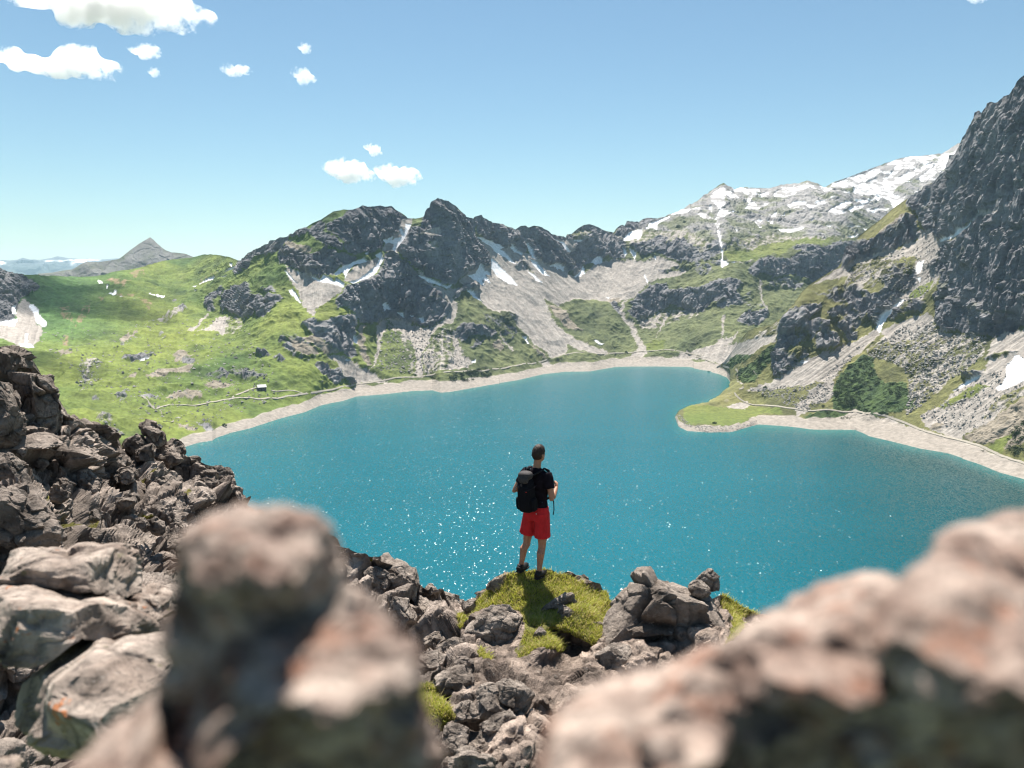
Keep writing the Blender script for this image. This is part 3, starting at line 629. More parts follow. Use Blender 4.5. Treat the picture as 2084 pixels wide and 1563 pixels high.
    be = be * (1 - 0.35 * np.clip((nb - 0.9) * 10, 0, 1) * np.clip(0.3 + n_sm, 0, 1))[..., None]
    stack = np.stack([gr, rk, sc, sn, ea, mx, ka, ha, vg, be, pi_, rd], 0)
    col = np.take_along_axis(stack, cl[None, ..., None].astype(int), 0)[0]
    bt = smooth01(0.35, 0.65, nb)
    nog = (cl != 8) if which == 2 else np.ones(cl.shape, bool)
    col = mixc(col, be, bt * nog)
    rocky = np.choose(cl, [0.0, 1.0, .07, .04, .28, .25, .55, .75, .08, .1, .3, .1])
    return np.clip(col, 0.004, 0.9), rocky, st

def relief(P, N, rocky, cl, Vv, scale, amp_rock, amp_grass):
    X, Y, Z = P[..., 0], P[..., 1], P[..., 2]
    s = scale
    wx = 14 * s * noise3(X / (60 * s), Y / (60 * s), Z / (60 * s), 91)
    vz = 1.0 if s == 1 else 1.35
    r1 = fbm((X + wx) / (46 * s), (Y + wx) / (46 * s), Z / (120 * s * vz), 4, 51, 0.58, True)
    b1, _ = blocks((X + wx) / (24 * s), Y / (24 * s), (Z + wx) / (40 * s * vz), 61)
    b2, _ = blocks((X + wx) / (9 * s), Y / (9 * s), (Z + wx) / (13 * s * vz), 62)
    b0, _ = blocks((X + 2 * wx) / (70 * s), (Y + wx) / (70 * s), (Z + wx) / (140 * s), 60)
    gu = fbm((X + wx) / (20 * s), (Y + wx) / (20 * s), Z / (110 * s), 3, 57, 0.5, True)
    kg, k0 = (0.52, 0.55) if s == 1 else (0.85, 1.0)
    d = amp_rock * (0.34 * r1 + kg * gu + k0 * b0 + 0.66 * b1 + 0.30 * b2)
    g = fbm(X / (120 * s), Y / (120 * s), Z / (120 * s), 4, 71, 0.5)
    g2 = fbm(X / (26 * s), Y / (26 * s), Z / (26 * s), 3, 73, 0.5, True)
    g1 = fbm((X + 2 * wx) / (60 * s), (Y + 2 * wx) / (60 * s), Z / (60 * s), 3, 72, 0.5, True)
    dg = amp_grass * (1.9 * g + 0.75 * g1 + 0.5 * g2)
    rb = blur1(blur1(rocky, 1.2, 0), 1.2, 1)
    return rb * d + dg * (1 - 0.5 * rb)

# ---------------------------------------------------------------- build the two valley sheets
def build_sheet(which, u0, u1, du, rows, cover, amp_rock, amp_grass):
    uc = np.arange(u0, u1 + du / 2, du) if which == 1 else np.concatenate([np.arange(u0, 2160, du), np.arange(2160, u1, 9.0)])
    top = (sky1 if which == 1 else sky2)(uc)
    if which == 1:
        bot = shore1(uc) + 2
    else:
        bot = np.where(uc > 1548, shore2(uc) + 3 + 27 * smooth01(1720, 1548, uc), 895)
    t = np.linspace(0, 1, rows)[:, None]
    tS, bS = blur1(top, 16, 0), blur1(bot, 16, 0)
    Vv = bS[None] * (1 - t) + tS[None] * t + (bot - bS)[None] * (1 - t) ** 9 + (top - tS)[None] * t ** 9
    U = np.broadcast_to(uc[None], Vv.shape).copy()
    R, NB = march(U, Vv, cover, which)
    # even out neighbouring lines of sight, never at the shore itself
    x, y, zz = rays(U, Vv); plane = (H_LAKE - 0.9) / np.minimum(zz / np.hypot(x, y), -0.02)
    if which == 1:
        lr = np.log(R) - np.log(R[:1])
        lb = blur1(blur1(lr, 20, 1), 3, 0)
        lr = lr + (lb - lr) * smooth01(0.0, 0.08, t)
        l0 = np.log(R[:1]); l0b = blur1(l0, 22, 1)
        R = np.exp(lr + l0 + (l0b - l0) * smooth01(0.02, 0.3, t))
    else:
        zt = R * zz / np.hypot(x, y)
        hgt = smooth01(-166, -135, zt)
        lr = np.log(R); lb = blur1(blur1(lr, 12, 1), 3, 0); ls = blur1(blur1(lr, 4, 1), 2, 0)
        wl = smooth01(-170.5, -168, zt) * smooth01(1540, 1580, U)
        R = np.exp(lr + (ls - lr) * wl * (1 - hgt) + (lb - lr) * hgt)
    R = np.maximum.accumulate(R, axis=0)
    P = place(U, Vv, R)
    cl = classify(U, Vv, cover)
    col, rocky, st = paint(cl, P, U, Vv, NB, which)
    Ps = np.stack([blur1(blur1(P[..., i], 3, 0), 3, 1) for i in range(3)], -1)
    N = grid_normals(Ps)
    D = relief(P, N, rocky, cl, Vv, 1.0 if which == 1 else 0.62, amp_rock, amp_grass)
    scr = blur1(blur1(((cl == 2) | (cl == 3)).astype(float), 2, 0), 2, 1)
    D = D * (1 - 0.6 * scr) + scr * st * (2.2 if which == 1 else 1.2)
    hs = smooth01(-171, -150, P[..., 2])
    D = D * (0.04 + 0.96 * hs)
    snowflat = np.where(cl == 3, 0.35, 1.0)
    D = D * (1 - 0.55 * smooth01(0.93, 1.0, t))
    P2 = P + N * (D * snowflat)[..., None]
    if which == 1:      # tuck the basin under the right-hand slope
        hid = np.clip((Vv - (sky2(U) + 5)) * 0.9, 0, 30) * (U > 1446)
        P2[..., 2] -= hid
    # the far side of the skyline falls away
    ext = []
    h = np.hypot(P2[-1, :, 0], P2[-1, :, 1])[:, None]
    dirn = np.concatenate([P2[-1, :, :2] / h, np.zeros((len(uc), 1))], 1)
    for k, dd in enumerate((12, 40, 110, 260, 520)):
        q = P2[-1] + dirn * dd
        drop = dd * (0.5 if which == 1 else 0.9)
        q[:, 2] -= drop + 6 * noise3(q[:, 0] / 40, q[:, 1] / 40, 0, 5)
        ext.append(q)
    P3 = np.concatenate([P2, np.array(ext)], 0)
    col3 = np.concatenate([col, np.repeat(col[-1:], 5, 0)], 0)
    return dict(P=P3, col=col3, U=U, V=Vv, cl=cl, rows=rows, du=du, bot=bot, top=top, u0=u0)

SH1 = build_sheet(1, -170, 2090, 2.0, 330, COVER1, 9.5, 6.2)
SH2 = build_sheet(2, 1362, 2740, 2.3, 430, COVER2, 6.5, 2.2)

def ground(which, u, v):
    """point of the finished ground seen at photograph pixel (u, v)"""
    sh = SH1 if which == 1 else SH2
    i = int(np.argmin(np.abs(sh['U'][0] - u)))
    j = int(np.argmin(np.abs(sh['V'][:, i] - v)))
    return Vector(sh['P'][j, i].tolist())

def split_sheet(sh, regions, default):
    """share the faces of a sheet out among named stretches of country"""
    Pr, Pc = sh['P'].shape[:2]
    Uf = sh['U'][:-1, :-1]; Vf = sh['V'][:-1, :-1]
    lab = np.zeros((Pr - 1, Pc - 1), int)
    l0 = np.zeros(Uf.shape, int)
    for k, (nm, polys) in enumerate(regions):
        for pl in polys:
            l0[inpoly(Uf, Vf, pl)] = k + 1
    lab[:Uf.shape[0]] = l0
    lab[Uf.shape[0]:] = l0[-1][None]
    names = [default] + [r[0] for r in regions]
    for k, nm in enumerate(names):
        m = lab == k
        if m.any():
            me = grid_mesh(nm, sh['P'], sh['col'], m)
            link(nm, me, M_LAND, kind='structure')

split_sheet(SH1, [
    ('valley_head_slope', [[(1180,560),(1290,560),(1300,760),(1180,760)] , [(1290,540),(1700,540),(2090,500),(2090,800),(1290,800)]]),
    ('green_hills', [[(-200,300),(480,300),(490,540),(470,640),(600,700),(740,790),(760,900),(-200,1200)]]),
    ('left_massif', [[(480,300),(845,300),(835,450),(800,500),(760,530),(690,590),(660,640),(600,640),(470,640),(490,540)]]),
    ('central_peak', [[(845,300),(960,300),(1010,520),(960,590),(930,640),(920,670),(700,670),(670,610),(760,530),(800,500),(835,450)]]),
    ('mountain_ridge', [[(960,300),(1275,300),(1275,530),(1180,560),(1010,540),(1000,500)]]),
    ('snowy_plateau', [[(1275,200),(2090,200),(2090,500),(1700,540),(1290,540),(1275,530)]]),
], 'scree_slope')
split_sheet(SH2, [
    ('headland', [[(1360,780),(1480,800),(1560,830),(1560,920),(1360,920)]]),
    ('cliff', [[(1850,-400),(2800,-400),(2800,760),(2084,690),(1905,680),(1890,560),(1800,480),(1750,540),(1700,560),(1700,480),(1850,400)]]),
], 'right_slope')
# ---------------------------------------------------------------- far mountains
def far_range(name, pts, base_v, rho0, slope, rowsn, step, amp, scale, paintf):
    ln = line(pts)
    uc = np.arange(pts[0][0], pts[-1][0] + 1, step)
    top = ln(uc); t = np.linspace(0, 1, rowsn)[:, None]
    base = np.interp(uc, [p[0] for p in base_v], [p[1] for p in base_v])
    base = np.maximum(base, top + 3)
    Vv = base[None] * (1 - t) + top[None] * t
    U = np.broadcast_to(uc[None], Vv.shape).copy()
    x, y, zz = rays(U, Vv); hl = np.hypot(x, y); ta = zz / hl
    rho = np.zeros(U.shape); rho[0] = rho0
    tn = math.tan(math.radians(slope))
    for i in range(1, rowsn):
        z0 = rho[i - 1] * ta[i - 1]
        rho[i] = np.maximum((z0 - tn * rho[i - 1]) / (ta[i] - tn), rho[i - 1] * 1.0003)
    P = place(U, Vv, rho)
    N = grid_normals(P)
    X, Y, Z = P[..., 0], P[..., 1], P[..., 2]
    D = amp * (fbm(X / scale, Y / scale, Z / (scale * 2), 5, 5, 0.5, True) + 0.4 * blocks(X / (scale * .4), Y / (scale * .4), Z / (scale * .7), 8)[0])
    D *= (1 - 0.75 * t ** 3)
    P2 = P + N * D[..., None]
    h = np.hypot(P2[-1, :, 0], P2[-1, :, 1])[:, None]
    dirn = np.concatenate([P2[-1, :, :2] / h, np.zeros((len(uc), 1))], 1)
    low = P2[0].copy(); low[:, 2] -= rho0 * 0.1
    ext = []
    for dd in (0.02, 0.06, 0.12):
        q = P2[-1] + dirn * rho0 * dd; q[:, 2] -= rho0 * dd * 0.5; ext.append(q)
    P3 = np.concatenate([low[None], P2, np.array(ext)], 0)
    col = paintf(P, U, Vv, t)
    col3 = np.concatenate([col[:1], col, np.repeat(col[-1:], 3, 0)], 0)
    me = grid_mesh(name, P3, col3)
    return link(name, me, M_FAR if rho0 > 6000 else M_LAND, kind='structure')

def paint_far(P, U, Vv, t):
    n = fbm(P[..., 0] / 700, P[..., 1] / 700, P[..., 2] / 300, 4, 3)
    s = np.clip((n + 0.35 * (t - 0.45) - 0.16) * 8, 0, 1)[..., None]
    lo = np.array([.03, .05, .035]); hi = np.array([.09, .10, .11])
    b = lo * (1 - t[..., None]) + hi * t[..., None]
    return b * (1 - s * t[..., None] ** .5) + 0.8 * s * t[..., None] ** .5
FAR = []
FAR.append(far_range('far_mountains', [(-300, 520), (-200, 535), (-100, 522)] + V('A', [(0,275),(30,270),(60,272),(100,268),(140,253),(190,275),(230,270),(270,266),(310,255),(350,247),(390,255),(420,262),(460,262),(500,268),(530,256),(560,265),(600,268),(660,262),(720,260)]) + [(300, 528), (380, 535), (450, 540)],
          [(-300, 566), (450, 566)], 17500, 20, 40, 2.5, 130, 900, paint_far))
def paint_pyr(P, U, Vv, t):
    n = fbm(P[..., 0] / 60, P[..., 1] / 60, P[..., 2] / 60, 4, 3)
    n2 = fbm(U / 6 - Vv / 30, Vv / 30 + 0 * U, 0 * U, 4, 9)
    g = np.clip(0.35 + n * 1.2 + n2 * 0.8 - np.exp(-((U - 306) / 45) ** 2) * 0.35, 0, 1)[..., None]
    rock = np.array([.15, .148, .14]) * (1 + 0.5 * n2[..., None]); gr = np.array([.065, .08, .045])
    return np.clip(rock * (1 - g) + gr * g, 0.01, .6)
FAR.append(far_range('pyramid_mountain', V('A', [(230,352),(310,345),(360,335),(440,325),(500,290),(530,278),(600,280),(700,265),(720,262),(745,245),(780,215),(850,165),(880,148),(910,129),(930,145),(960,175),(1000,205),(1040,220),(1090,225),(1130,230),(1170,248),(1250,262),(1400,280),(1500,300)]),
          [(77, 575), (300, 562), (505, 545)], 3600, 38, 90, 1.6, 16, 170, paint_pyr))

# ---------------------------------------------------------------- lake
def lake():
    m, nt, b = mat_new('lake_water')
    b.inputs['Base Color'].default_value = (0.004, 0.10, 0.13, 1)
    b.inputs['Roughness'].default_value = 0.2
    b.inputs['IOR'].default_value = 1.333; b.inputs['Specular IOR Level'].default_value = 0.36
    tc = nt.nodes.new('ShaderNodeTexCoord')
    geo = nt.nodes.new('ShaderNodeNewGeometry')
    # colour: clearer turquoise over shallows (distance to the shore is stored on the mesh), milky drifts
    at = nt.nodes.new('ShaderNodeAttribute'); at.attribute_name = 'tint'
    nt.links.new(at.outputs['Color'], b.inputs['Base Color'])
    # ripples: many small facets, each with its own tilt
    vo = nt.nodes.new('ShaderNodeTexVoronoi'); vo.inputs['Scale'].default_value = 2.9
    mp = nt.nodes.new('ShaderNodeMapping'); mp.inputs['Scale'].default_value = (1.0, 0.55, 1.0)
    nt.links.new(tc.outputs['Object'], mp.inputs['Vector']); nt.links.new(mp.outputs[0], vo.inputs['Vector'])
    sub = nt.nodes.new('ShaderNodeVectorMath'); sub.operation = 'SUBTRACT'; sub.inputs[1].default_value = (0.5, 0.5, 0.5)
    nt.links.new(vo.outputs['Color'], sub.inputs[0])
    # push the spread out so that only few facets lean far
    ab = nt.nodes.new('ShaderNodeVectorMath'); ab.operation = 'MULTIPLY'
    nt.links.new(sub.outputs[0], ab.inputs[0]); nt.links.new(sub.outputs[0], ab.inputs[1])
    cu = nt.nodes.new('ShaderNodeVectorMath'); cu.operation = 'MULTIPLY'
    nt.links.new(ab.outputs[0], cu.inputs[0]); nt.links.new(sub.outputs[0], cu.inputs[1])
    sc = nt.nodes.new('ShaderNodeVectorMath'); sc.operation = 'MULTIPLY'; sc.inputs[1].default_value = (2.3, 2.3, 0.0)
    nt.links.new(cu.outputs[0], sc.inputs[0])
    vo2 = nt.nodes.new('ShaderNodeTexVoronoi'); vo2.inputs['Scale'].default_value = 1.05
    nt.links.new(mp.outputs[0], vo2.inputs['Vector'])
    s2 = nt.nodes.new('ShaderNodeVectorMath'); s2.operation = 'SUBTRACT'; s2.inputs[1].default_value = (0.5, 0.5, 0.5)
    nt.links.new(vo2.outputs['Color'], s2.inputs[0])
    c2 = nt.nodes.new('ShaderNodeVectorMath'); c2.operation = 'MULTIPLY'; nt.links.new(s2.outputs[0], c2.inputs[0]); nt.links.new(s2.outputs[0], c2.inputs[1])
    c3 = nt.nodes.new('ShaderNodeVectorMath'); c3.operation = 'MULTIPLY'; nt.links.new(c2.outputs[0], c3.inputs[0]); nt.links.new(s2.outputs[0], c3.inputs[1])
    c4 = nt.nodes.new('ShaderNodeVectorMath'); c4.operation = 'MULTIPLY'; c4.inputs[1].default_value = (2.3, 2.3, 0.0); nt.links.new(c3.outputs[0], c4.inputs[0])
    c5 = nt.nodes.new('ShaderNodeVectorMath'); c5.operation = 'ADD'; nt.links.new(sc.outputs[0], c5.inputs[0]); nt.links.new(c4.outputs[0], c5.inputs[1])
    ad = nt.nodes.new('ShaderNodeVectorMath'); ad.operation = 'ADD'; ad.inputs[1].default_value = (0, 0, 1)
    nt.links.new(c5.outputs[0], ad.inputs[0])
    no = nt.nodes.new('ShaderNodeVectorMath'); no.operation = 'NORMALIZE'
    nt.links.new(ad.outputs[0], no.inputs[0]); nt.links.new(no.outputs[0], b.inputs['Normal'])
    # mesh: a sheet in plan, finer near the shores
    us = np.linspace(-500, 2750, 340); vsx = 735 + (np.linspace(0, 1, 120) ** 1.6) * 1500
    U, Vv = np.meshgrid(us, vsx)
    x, y, z = rays(U, Vv); s = H_LAKE / z
    P = np.stack([x * s, y * s, np.full(x.shape, H_LAKE)], -1)
    shoremask = (~inpoly(U, Vv, WATER + [(2700, 2600), (-400, 2600)])).astype(float)
    P[..., 2] = H_LAKE
    near = blur1(blur1(shoremask, 1.2, 0), 1.6, 1)
    near2 = blur1(blur1(shoremask, 5, 0), 6, 1)
    n = fbm(P[..., 0] / 180, P[..., 1] / 180, 0, 3, 4)
    a = np.array([.001, .090, .118]); c = np.array([.010, .125, .12]); d = np.array([.002, .092, .112])
    q = np.clip(near2 * 1.6 + 0.1 * n, 0, 1)[..., None]; k = np.clip(near * 1.7 - 0.1, 0, 1)[..., None]
    col = a * (1 - q) + d * q; col = col * (1 - k) + c * k
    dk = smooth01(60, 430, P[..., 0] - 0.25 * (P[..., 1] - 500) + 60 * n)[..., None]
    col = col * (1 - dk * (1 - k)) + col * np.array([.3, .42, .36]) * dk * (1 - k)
    ws = fbm(P[..., 0] / 260 + P[..., 1] / 900, P[..., 1] / 70, 0, 4, 14)
    col = col * (1 + 0.07 * n + 0.10 * ws)[..., None]
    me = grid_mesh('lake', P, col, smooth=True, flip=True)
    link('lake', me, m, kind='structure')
lake()

# the ground goes on to the sides and behind, under everything
def backland():
    n = 90
    xs = np.linspace(-1, 1, n); ys = np.linspace(-1, 1, n)
    X, Y = np.meshgrid(np.sign(xs) * np.abs(xs) ** 1.6 * 17500, np.sign(ys) * np.abs(ys) ** 1.6 * 17500)
    Z = -330 + 0 * X + 25 * fbm(X / 900, Y / 900, 0 * X, 3, 2)
    P = np.stack([X, Y, Z], -1)
    col = np.broadcast_to(np.array([.07, .10, .035]), P.shape).copy()
    link('ground', grid_mesh('ground', P, col, flip=False), M_FAR, kind='structure')
backland()

# ---------------------------------------------------------------- air
HAZE_TOP = max(float(SH1['P'][..., 2].max()), float(SH2['P'][..., 2].max()), max(float(np.array([v.co.z for v in o.data.vertices]).max()) for o in FAR)) + 15
def haze():
    m = bpy.data.materials.new('mountain_air'); m.use_nodes = True
    nt = m.node_tree; nt.nodes.clear()
    o = nt.nodes.new('ShaderNodeOutputMaterial'); v = nt.nodes.new('ShaderNodeVolumePrincipled')
    v.inputs['Color'].default_value = (0.58, 0.80, 1.0, 1)
    v.inputs['Density'].default_value = 3.4e-5
    v.inputs['Anisotropy'].default_value = 0.2
    nt.links.new(v.outputs[0], o.inputs['Volume'])
    L = 19000; z0, z1 = -400, HAZE_TOP
    vs = [(x, y, z) for z in (z0, z1) for y in (-L, L) for x in (-L, L)]
    fs = [(0, 2, 3, 1), (4, 5, 7, 6), (0, 1, 5, 4), (2, 6, 7, 3), (0, 4, 6, 2), (1, 3, 7, 5)]
    link('haze', raw_mesh('haze', vs, fs), m, kind='stuff')
haze()
# ---------------------------------------------------------------- near rocks
VIEWS['I'] = (0, 1080, 3.235); VIEWS['J'] = (0, 0, 2.3156); VIEWS['K'] = (960, 880, 4.597)
def rock_material(name, scale, bump, lichen=0.0, rust=0.0, cracks=1.0, crust=(0.40, 0.355, 0.31), pit=(0.035, 0.026, 0.022)):
    m, nt, b = mat_new(name)
    tc = nt.nodes.new('ShaderNodeTexCoord')
    at = nt.nodes.new('ShaderNodeAttribute'); at.attribute_name = 'tint'
    def noise(sc, det=6, rough=0.65, out=0):
        n = nt.nodes.new('ShaderNodeTexNoise'); n.inputs['Scale'].default_value = sc
        n.inputs['Detail'].default_value = det; n.inputs['Roughness'].default_value = rough
        nt.links.new(tc.outputs['Object'], n.inputs['Vector']); return n.outputs[out]
    def ramp(src, a, c, lo=0.0, hi=1.0):
        r = nt.nodes.new('ShaderNodeMapRange'); nt.links.new(src, r.inputs['Value'])
        r.inputs['From Min'].default_value = a; r.inputs['From Max'].default_value = c
        r.inputs['To Min'].default_value = lo; r.inputs['To Max'].default_value = hi; return r.outputs[0]
    def mix(f, c1, c2):
        x = nt.nodes.new('ShaderNodeMix'); x.data_type = 'RGBA'
        if isinstance(f, float): x.inputs[0].default_value = f
        else: nt.links.new(f, x.inputs[0])
        for k, c in ((6, c1), (7, c2)):
            if isinstance(c, tuple): x.inputs[k].default_value = c + (1,)
            else: nt.links.new(c, x.inputs[k])
        return x.outputs[2]
    sc = nt.nodes.new('ShaderNodeVectorMath'); sc.operation = 'SCALE'
    nt.links.new(at.outputs['Color'], sc.inputs[0]); nt.links.new(ramp(noise(scale), 0.3, 0.7, 0.6, 1.4), sc.inputs['Scale'])
    col = sc.outputs[0]
    # dark pits and pale mineral crust
    col = mix(ramp(noise(scale * 3.1, 4), 0.60, 0.70, 0, 0.5), col, crust)
    col = mix(ramp(noise(scale * 2.2, 5), 0.42, 0.30, 0, 0.65), col, pit)
    if lichen:
        col = mix(ramp(noise(scale * 0.8, 3), 0.64, 0.68, 0, lichen), col, (0.42, 0.13, 0.025))
        col = mix(ramp(noise(scale * 1.0 + 3, 3), 0.66, 0.72, 0, lichen * .5), col, (0.10, 0.11, 0.02))
    if rust:
        col = mix(ramp(noise(scale * 0.5, 5), 0.55, 0.63, 0, rust), col, (0.25, 0.085, 0.035))
    nt.links.new(col, b.inputs['Base Color'])
    b1 = nt.nodes.new('ShaderNodeBump'); b1.inputs['Distance'].default_value = bump; b1.inputs['Strength'].default_value = 0.9
    nt.links.new(noise(scale * 1.6, 9, 0.72), b1.inputs['Height'])
    vo = nt.nodes.new('ShaderNodeTexVoronoi'); vo.feature = 'DISTANCE_TO_EDGE'; vo.inputs['Scale'].default_value = scale * 0.9
    wv = nt.nodes.new('ShaderNodeVectorMath'); wv.operation = 'ADD'
    nt.links.new(tc.outputs['Object'], wv.inputs[0])
    ns = nt.nodes.new('ShaderNodeVectorMath'); ns.operation = 'SCALE'; ns.inputs['Scale'].default_value = 0.9 / scale
    nt.links.new(noise(scale * 0.8, 3, 0.5, 1), ns.inputs[0]); nt.links.new(ns.outputs[0], wv.inputs[1]); nt.links.new(wv.outputs[0], vo.inputs['Vector'])
    b2 = nt.nodes.new('ShaderNodeBump'); b2.inputs['Distance'].default_value = bump * 1.2; b2.inputs['Strength'].default_value = cracks
    nt.links.new(ramp(vo.outputs['Distance'], 0.0, 0.06, 0, 1), b2.inputs['Height']); nt.links.new(b1.outputs[0], b2.inputs['Normal'])
    nt.links.new(b2.outputs[0], b.inputs['Normal'])
    b3 = nt.nodes.new('ShaderNodeBump'); b3.inputs['Distance'].default_value = bump * 0.5; b3.inputs['Strength'].default_value = 1.0
    nt.links.new(noise(scale * 6.5, 6, 0.7), b3.inputs['Height']); nt.links.new(b2.outputs[0], b3.inputs['Normal'])
    nt.links.new(b3.outputs[0], b.inputs['Normal'])
    b.inputs['Roughness'].default_value = 0.85; b.inputs['Specular IOR Level'].default_value = 0.25
    return m
M_ROCK = rock_material('weathered_rock', 4.0, 0.09, cracks=0.45)
M_ROCK_LICHEN = rock_material('lichened_rock', 9.0, 0.02, lichen=0.8, cracks=0.2)
M_ROCK_CLOSE = rock_material('close_rock', 42.0, 0.004, lichen=0.0, rust=0.55, cracks=0.5, crust=(0.56, 0.46, 0.39), pit=(0.05, 0.022, 0.014))

# ---- the ledge the walker stands on and the crag on its left
SKY3_PTS = ([(-500, 480), (-300, 560), (-100, 650)] + V('F', [(0,100),(60,94),(130,100),(180,130),(205,180),(215,220),(250,250),(290,310),(350,350),(370,372),(352,420),(378,480),(400,500),(450,530),(520,540),(600,580),(650,620),(700,640),(760,655),(800,640),(860,640),(900,640),(1000,650),(1060,665),(1100,680),(1170,750),(1185,785),(1230,795),(1290,800),(1310,820),(1400,830),(1470,870),(1500,910),(1510,1000),(1560,1050),(1610,1100),(1660,1140)])
 + [(545, 1048), (562, 1046), (572, 1036), (590, 1040), (610, 1055), (650, 1075)] + V('G', [(0,100),(60,84),(100,95),(150,140),(200,150),(240,148),(300,143),(400,205),(470,245),(535,305),(548,380),(545,425),(590,395),(640,360),(700,380),(760,412),(880,447),(930,402),(960,382),(1050,312),(1110,283),(1200,272),(1300,262),(1380,250),(1440,262),(1480,290),(1540,268),(1620,300),(1700,340),(1800,402)])
 + V('H', [(840,360),(880,385),(960,420),(1300,420),(1560,330),(1600,285),(1640,292),(1680,315),(1780,392),(1830,405),(1890,443),(2000,462),(2084,450)]) + [(1700, 1230), (1900, 1210), (2300, 1190)])
sky3 = line(SKY3_PTS)
DCTRL = [(-500,500,16),(-300,700,15),(0,725,17.5),(60,760,17.5),(120,860,17),(30,900,15.5),(120,950,16),(60,1050,13),(0,1150,12),(-200,1100,11),(250,880,20),(310,880,20.5),(250,980,18.5),(370,950,20),(480,970,21),(440,1050,19),(510,1040,20),(330,1060,17),(200,1060,15.5),(250,1140,14),(120,1120,12.5),(380,1150,15.5),(250,1250,10.5),(100,1250,9),(0,1350,7),(150,1450,7),(300,1400,8),(-200,1450,6),(0,1563,5.5),(300,1563,6.3),
 (570,1060,19),(640,1100,15),(700,1120,12.6),(760,1140,12.4),(840,1190,12.2),(720,1250,11.2),(800,1280,11.2),(840,1290,11.2),(880,1230,12.6),(940,1215,12.8),(900,1290,11.2),(500,1250,13),(500,1450,9),(650,1450,8),
 (985,1210,11.4),(1020,1170,11.4),(1064,1160,11.15),(1095,1173,10.95),(1140,1168,11.3),(1220,1195,11.4),(1090,1210,10.6),(1000,1250,10.7),(1180,1260,10.1),(1090,1290,10.0),(1200,1310,9.9),(1160,1330,10.2),(1100,1330,9.3),(1250,1240,11.0),
 (940,1350,9.2),(870,1400,8.8),(900,1450,8.1),(1000,1420,8.3),(1100,1420,8.2),(1200,1380,8.6),(1050,1500,7.3),(1200,1460,7.6),(900,1560,6.9),(1060,1563,6.7),(1300,1350,9.0),(1350,1250,10.6),(1450,1300,9.6),(1490,1225,11.6),(1540,1250,11.8),(1500,1330,9.4),(1420,1450,7.6),(1300,1563,6.5),(1600,1270,11.5),(1700,1300,10),(1700,1500,7),(2100,1300,9),(2100,1600,6),(2300,1250,10),(900,1750,5.6),(300,1750,5),(1500,1750,5.4),(2200,1750,5),(-300,1750,4.6)]
def near_depth(U, Vv):
    """log-depth through the surveyed spots, by smooth local averaging"""
    num = 0; den = 0
    for (a, b, d) in DCTRL:
        r2 = ((U - a) ** 2 + ((Vv - b) * 1.15) ** 2)
        w = 1.0 / (r2 + 34.0 ** 2) ** 1.6
        num = num + w * math.log(d); den = den + w
    return np.exp(num / den)

GRASS3 = [V('H', [(0,290),(60,215),(150,180),(190,140),(250,125),(360,120),(470,172),(560,192),(640,245),(700,292),(800,290),(880,365),(890,400),(835,470),(830,540),(770,590),(725,690),(640,640),(540,585),(420,560),(400,600),(440,640),(520,690),(500,720),(400,700),(330,690),(280,720),(190,720),(215,640),(245,560),(230,500),(205,440),(120,430),(60,430),(20,400)]),
 V('G', [(840,690),(850,640),(890,560),(940,480),(1000,410),(1060,345),(1120,295),(1200,290),(1200,430),(1140,500),(1060,490),(1000,515),(930,590),(870,670)]),
 V('G', [(470,1010),(560,985),(650,1000),(690,1090),(790,1180),(805,1230),(750,1300),(620,1295),(520,1150)]),
 V('G', [(530,880),(600,830),(590,850),(540,900)]), V('G', [(940,820),(990,805),(1050,840),(1020,880),(950,860)]), V('G', [(1190,790),(1260,780),(1290,810),(1210,840)]),
 V('H', [(1600,290),(1680,322),(1780,400),(1880,440),(1900,462),(1780,470),(1740,500),(1775,560),(1700,650),(1640,690),(1700,560),(1690,470),(1620,400)])]
MOSS3 = [V('F', p) for p in ([(740,680),(800,655),(830,670),(760,695)], [(700,770),(735,755),(815,805),(800,825)], [(365,1170),(480,1190),(530,1230),(600,1245),(580,1300),(520,1295),(440,1240),(380,1205)], [(885,1145),(980,1128),(990,1145),(905,1175)], [(915,890),(975,880),(960,905),(925,905)], [(270,1070),(310,1070),(310,1090),(270,1095)], [(1150,1040),(1190,1030),(1190,1050),(1150,1055)], [(720,1030),(755,1020),(750,1035)],[(540,1290),(580,1290),(570,1330),(530,1320)])] + [V('G', [(165,190),(230,150),(240,170),(200,210),(180,210)]), V('G', [(570,1000),(640,990),(650,1030),(600,1050)])]
PIT3 = [V('H', [(400,575),(440,560),(540,590),(640,645),(725,700),(700,765),(600,725),(500,690),(430,640)])]

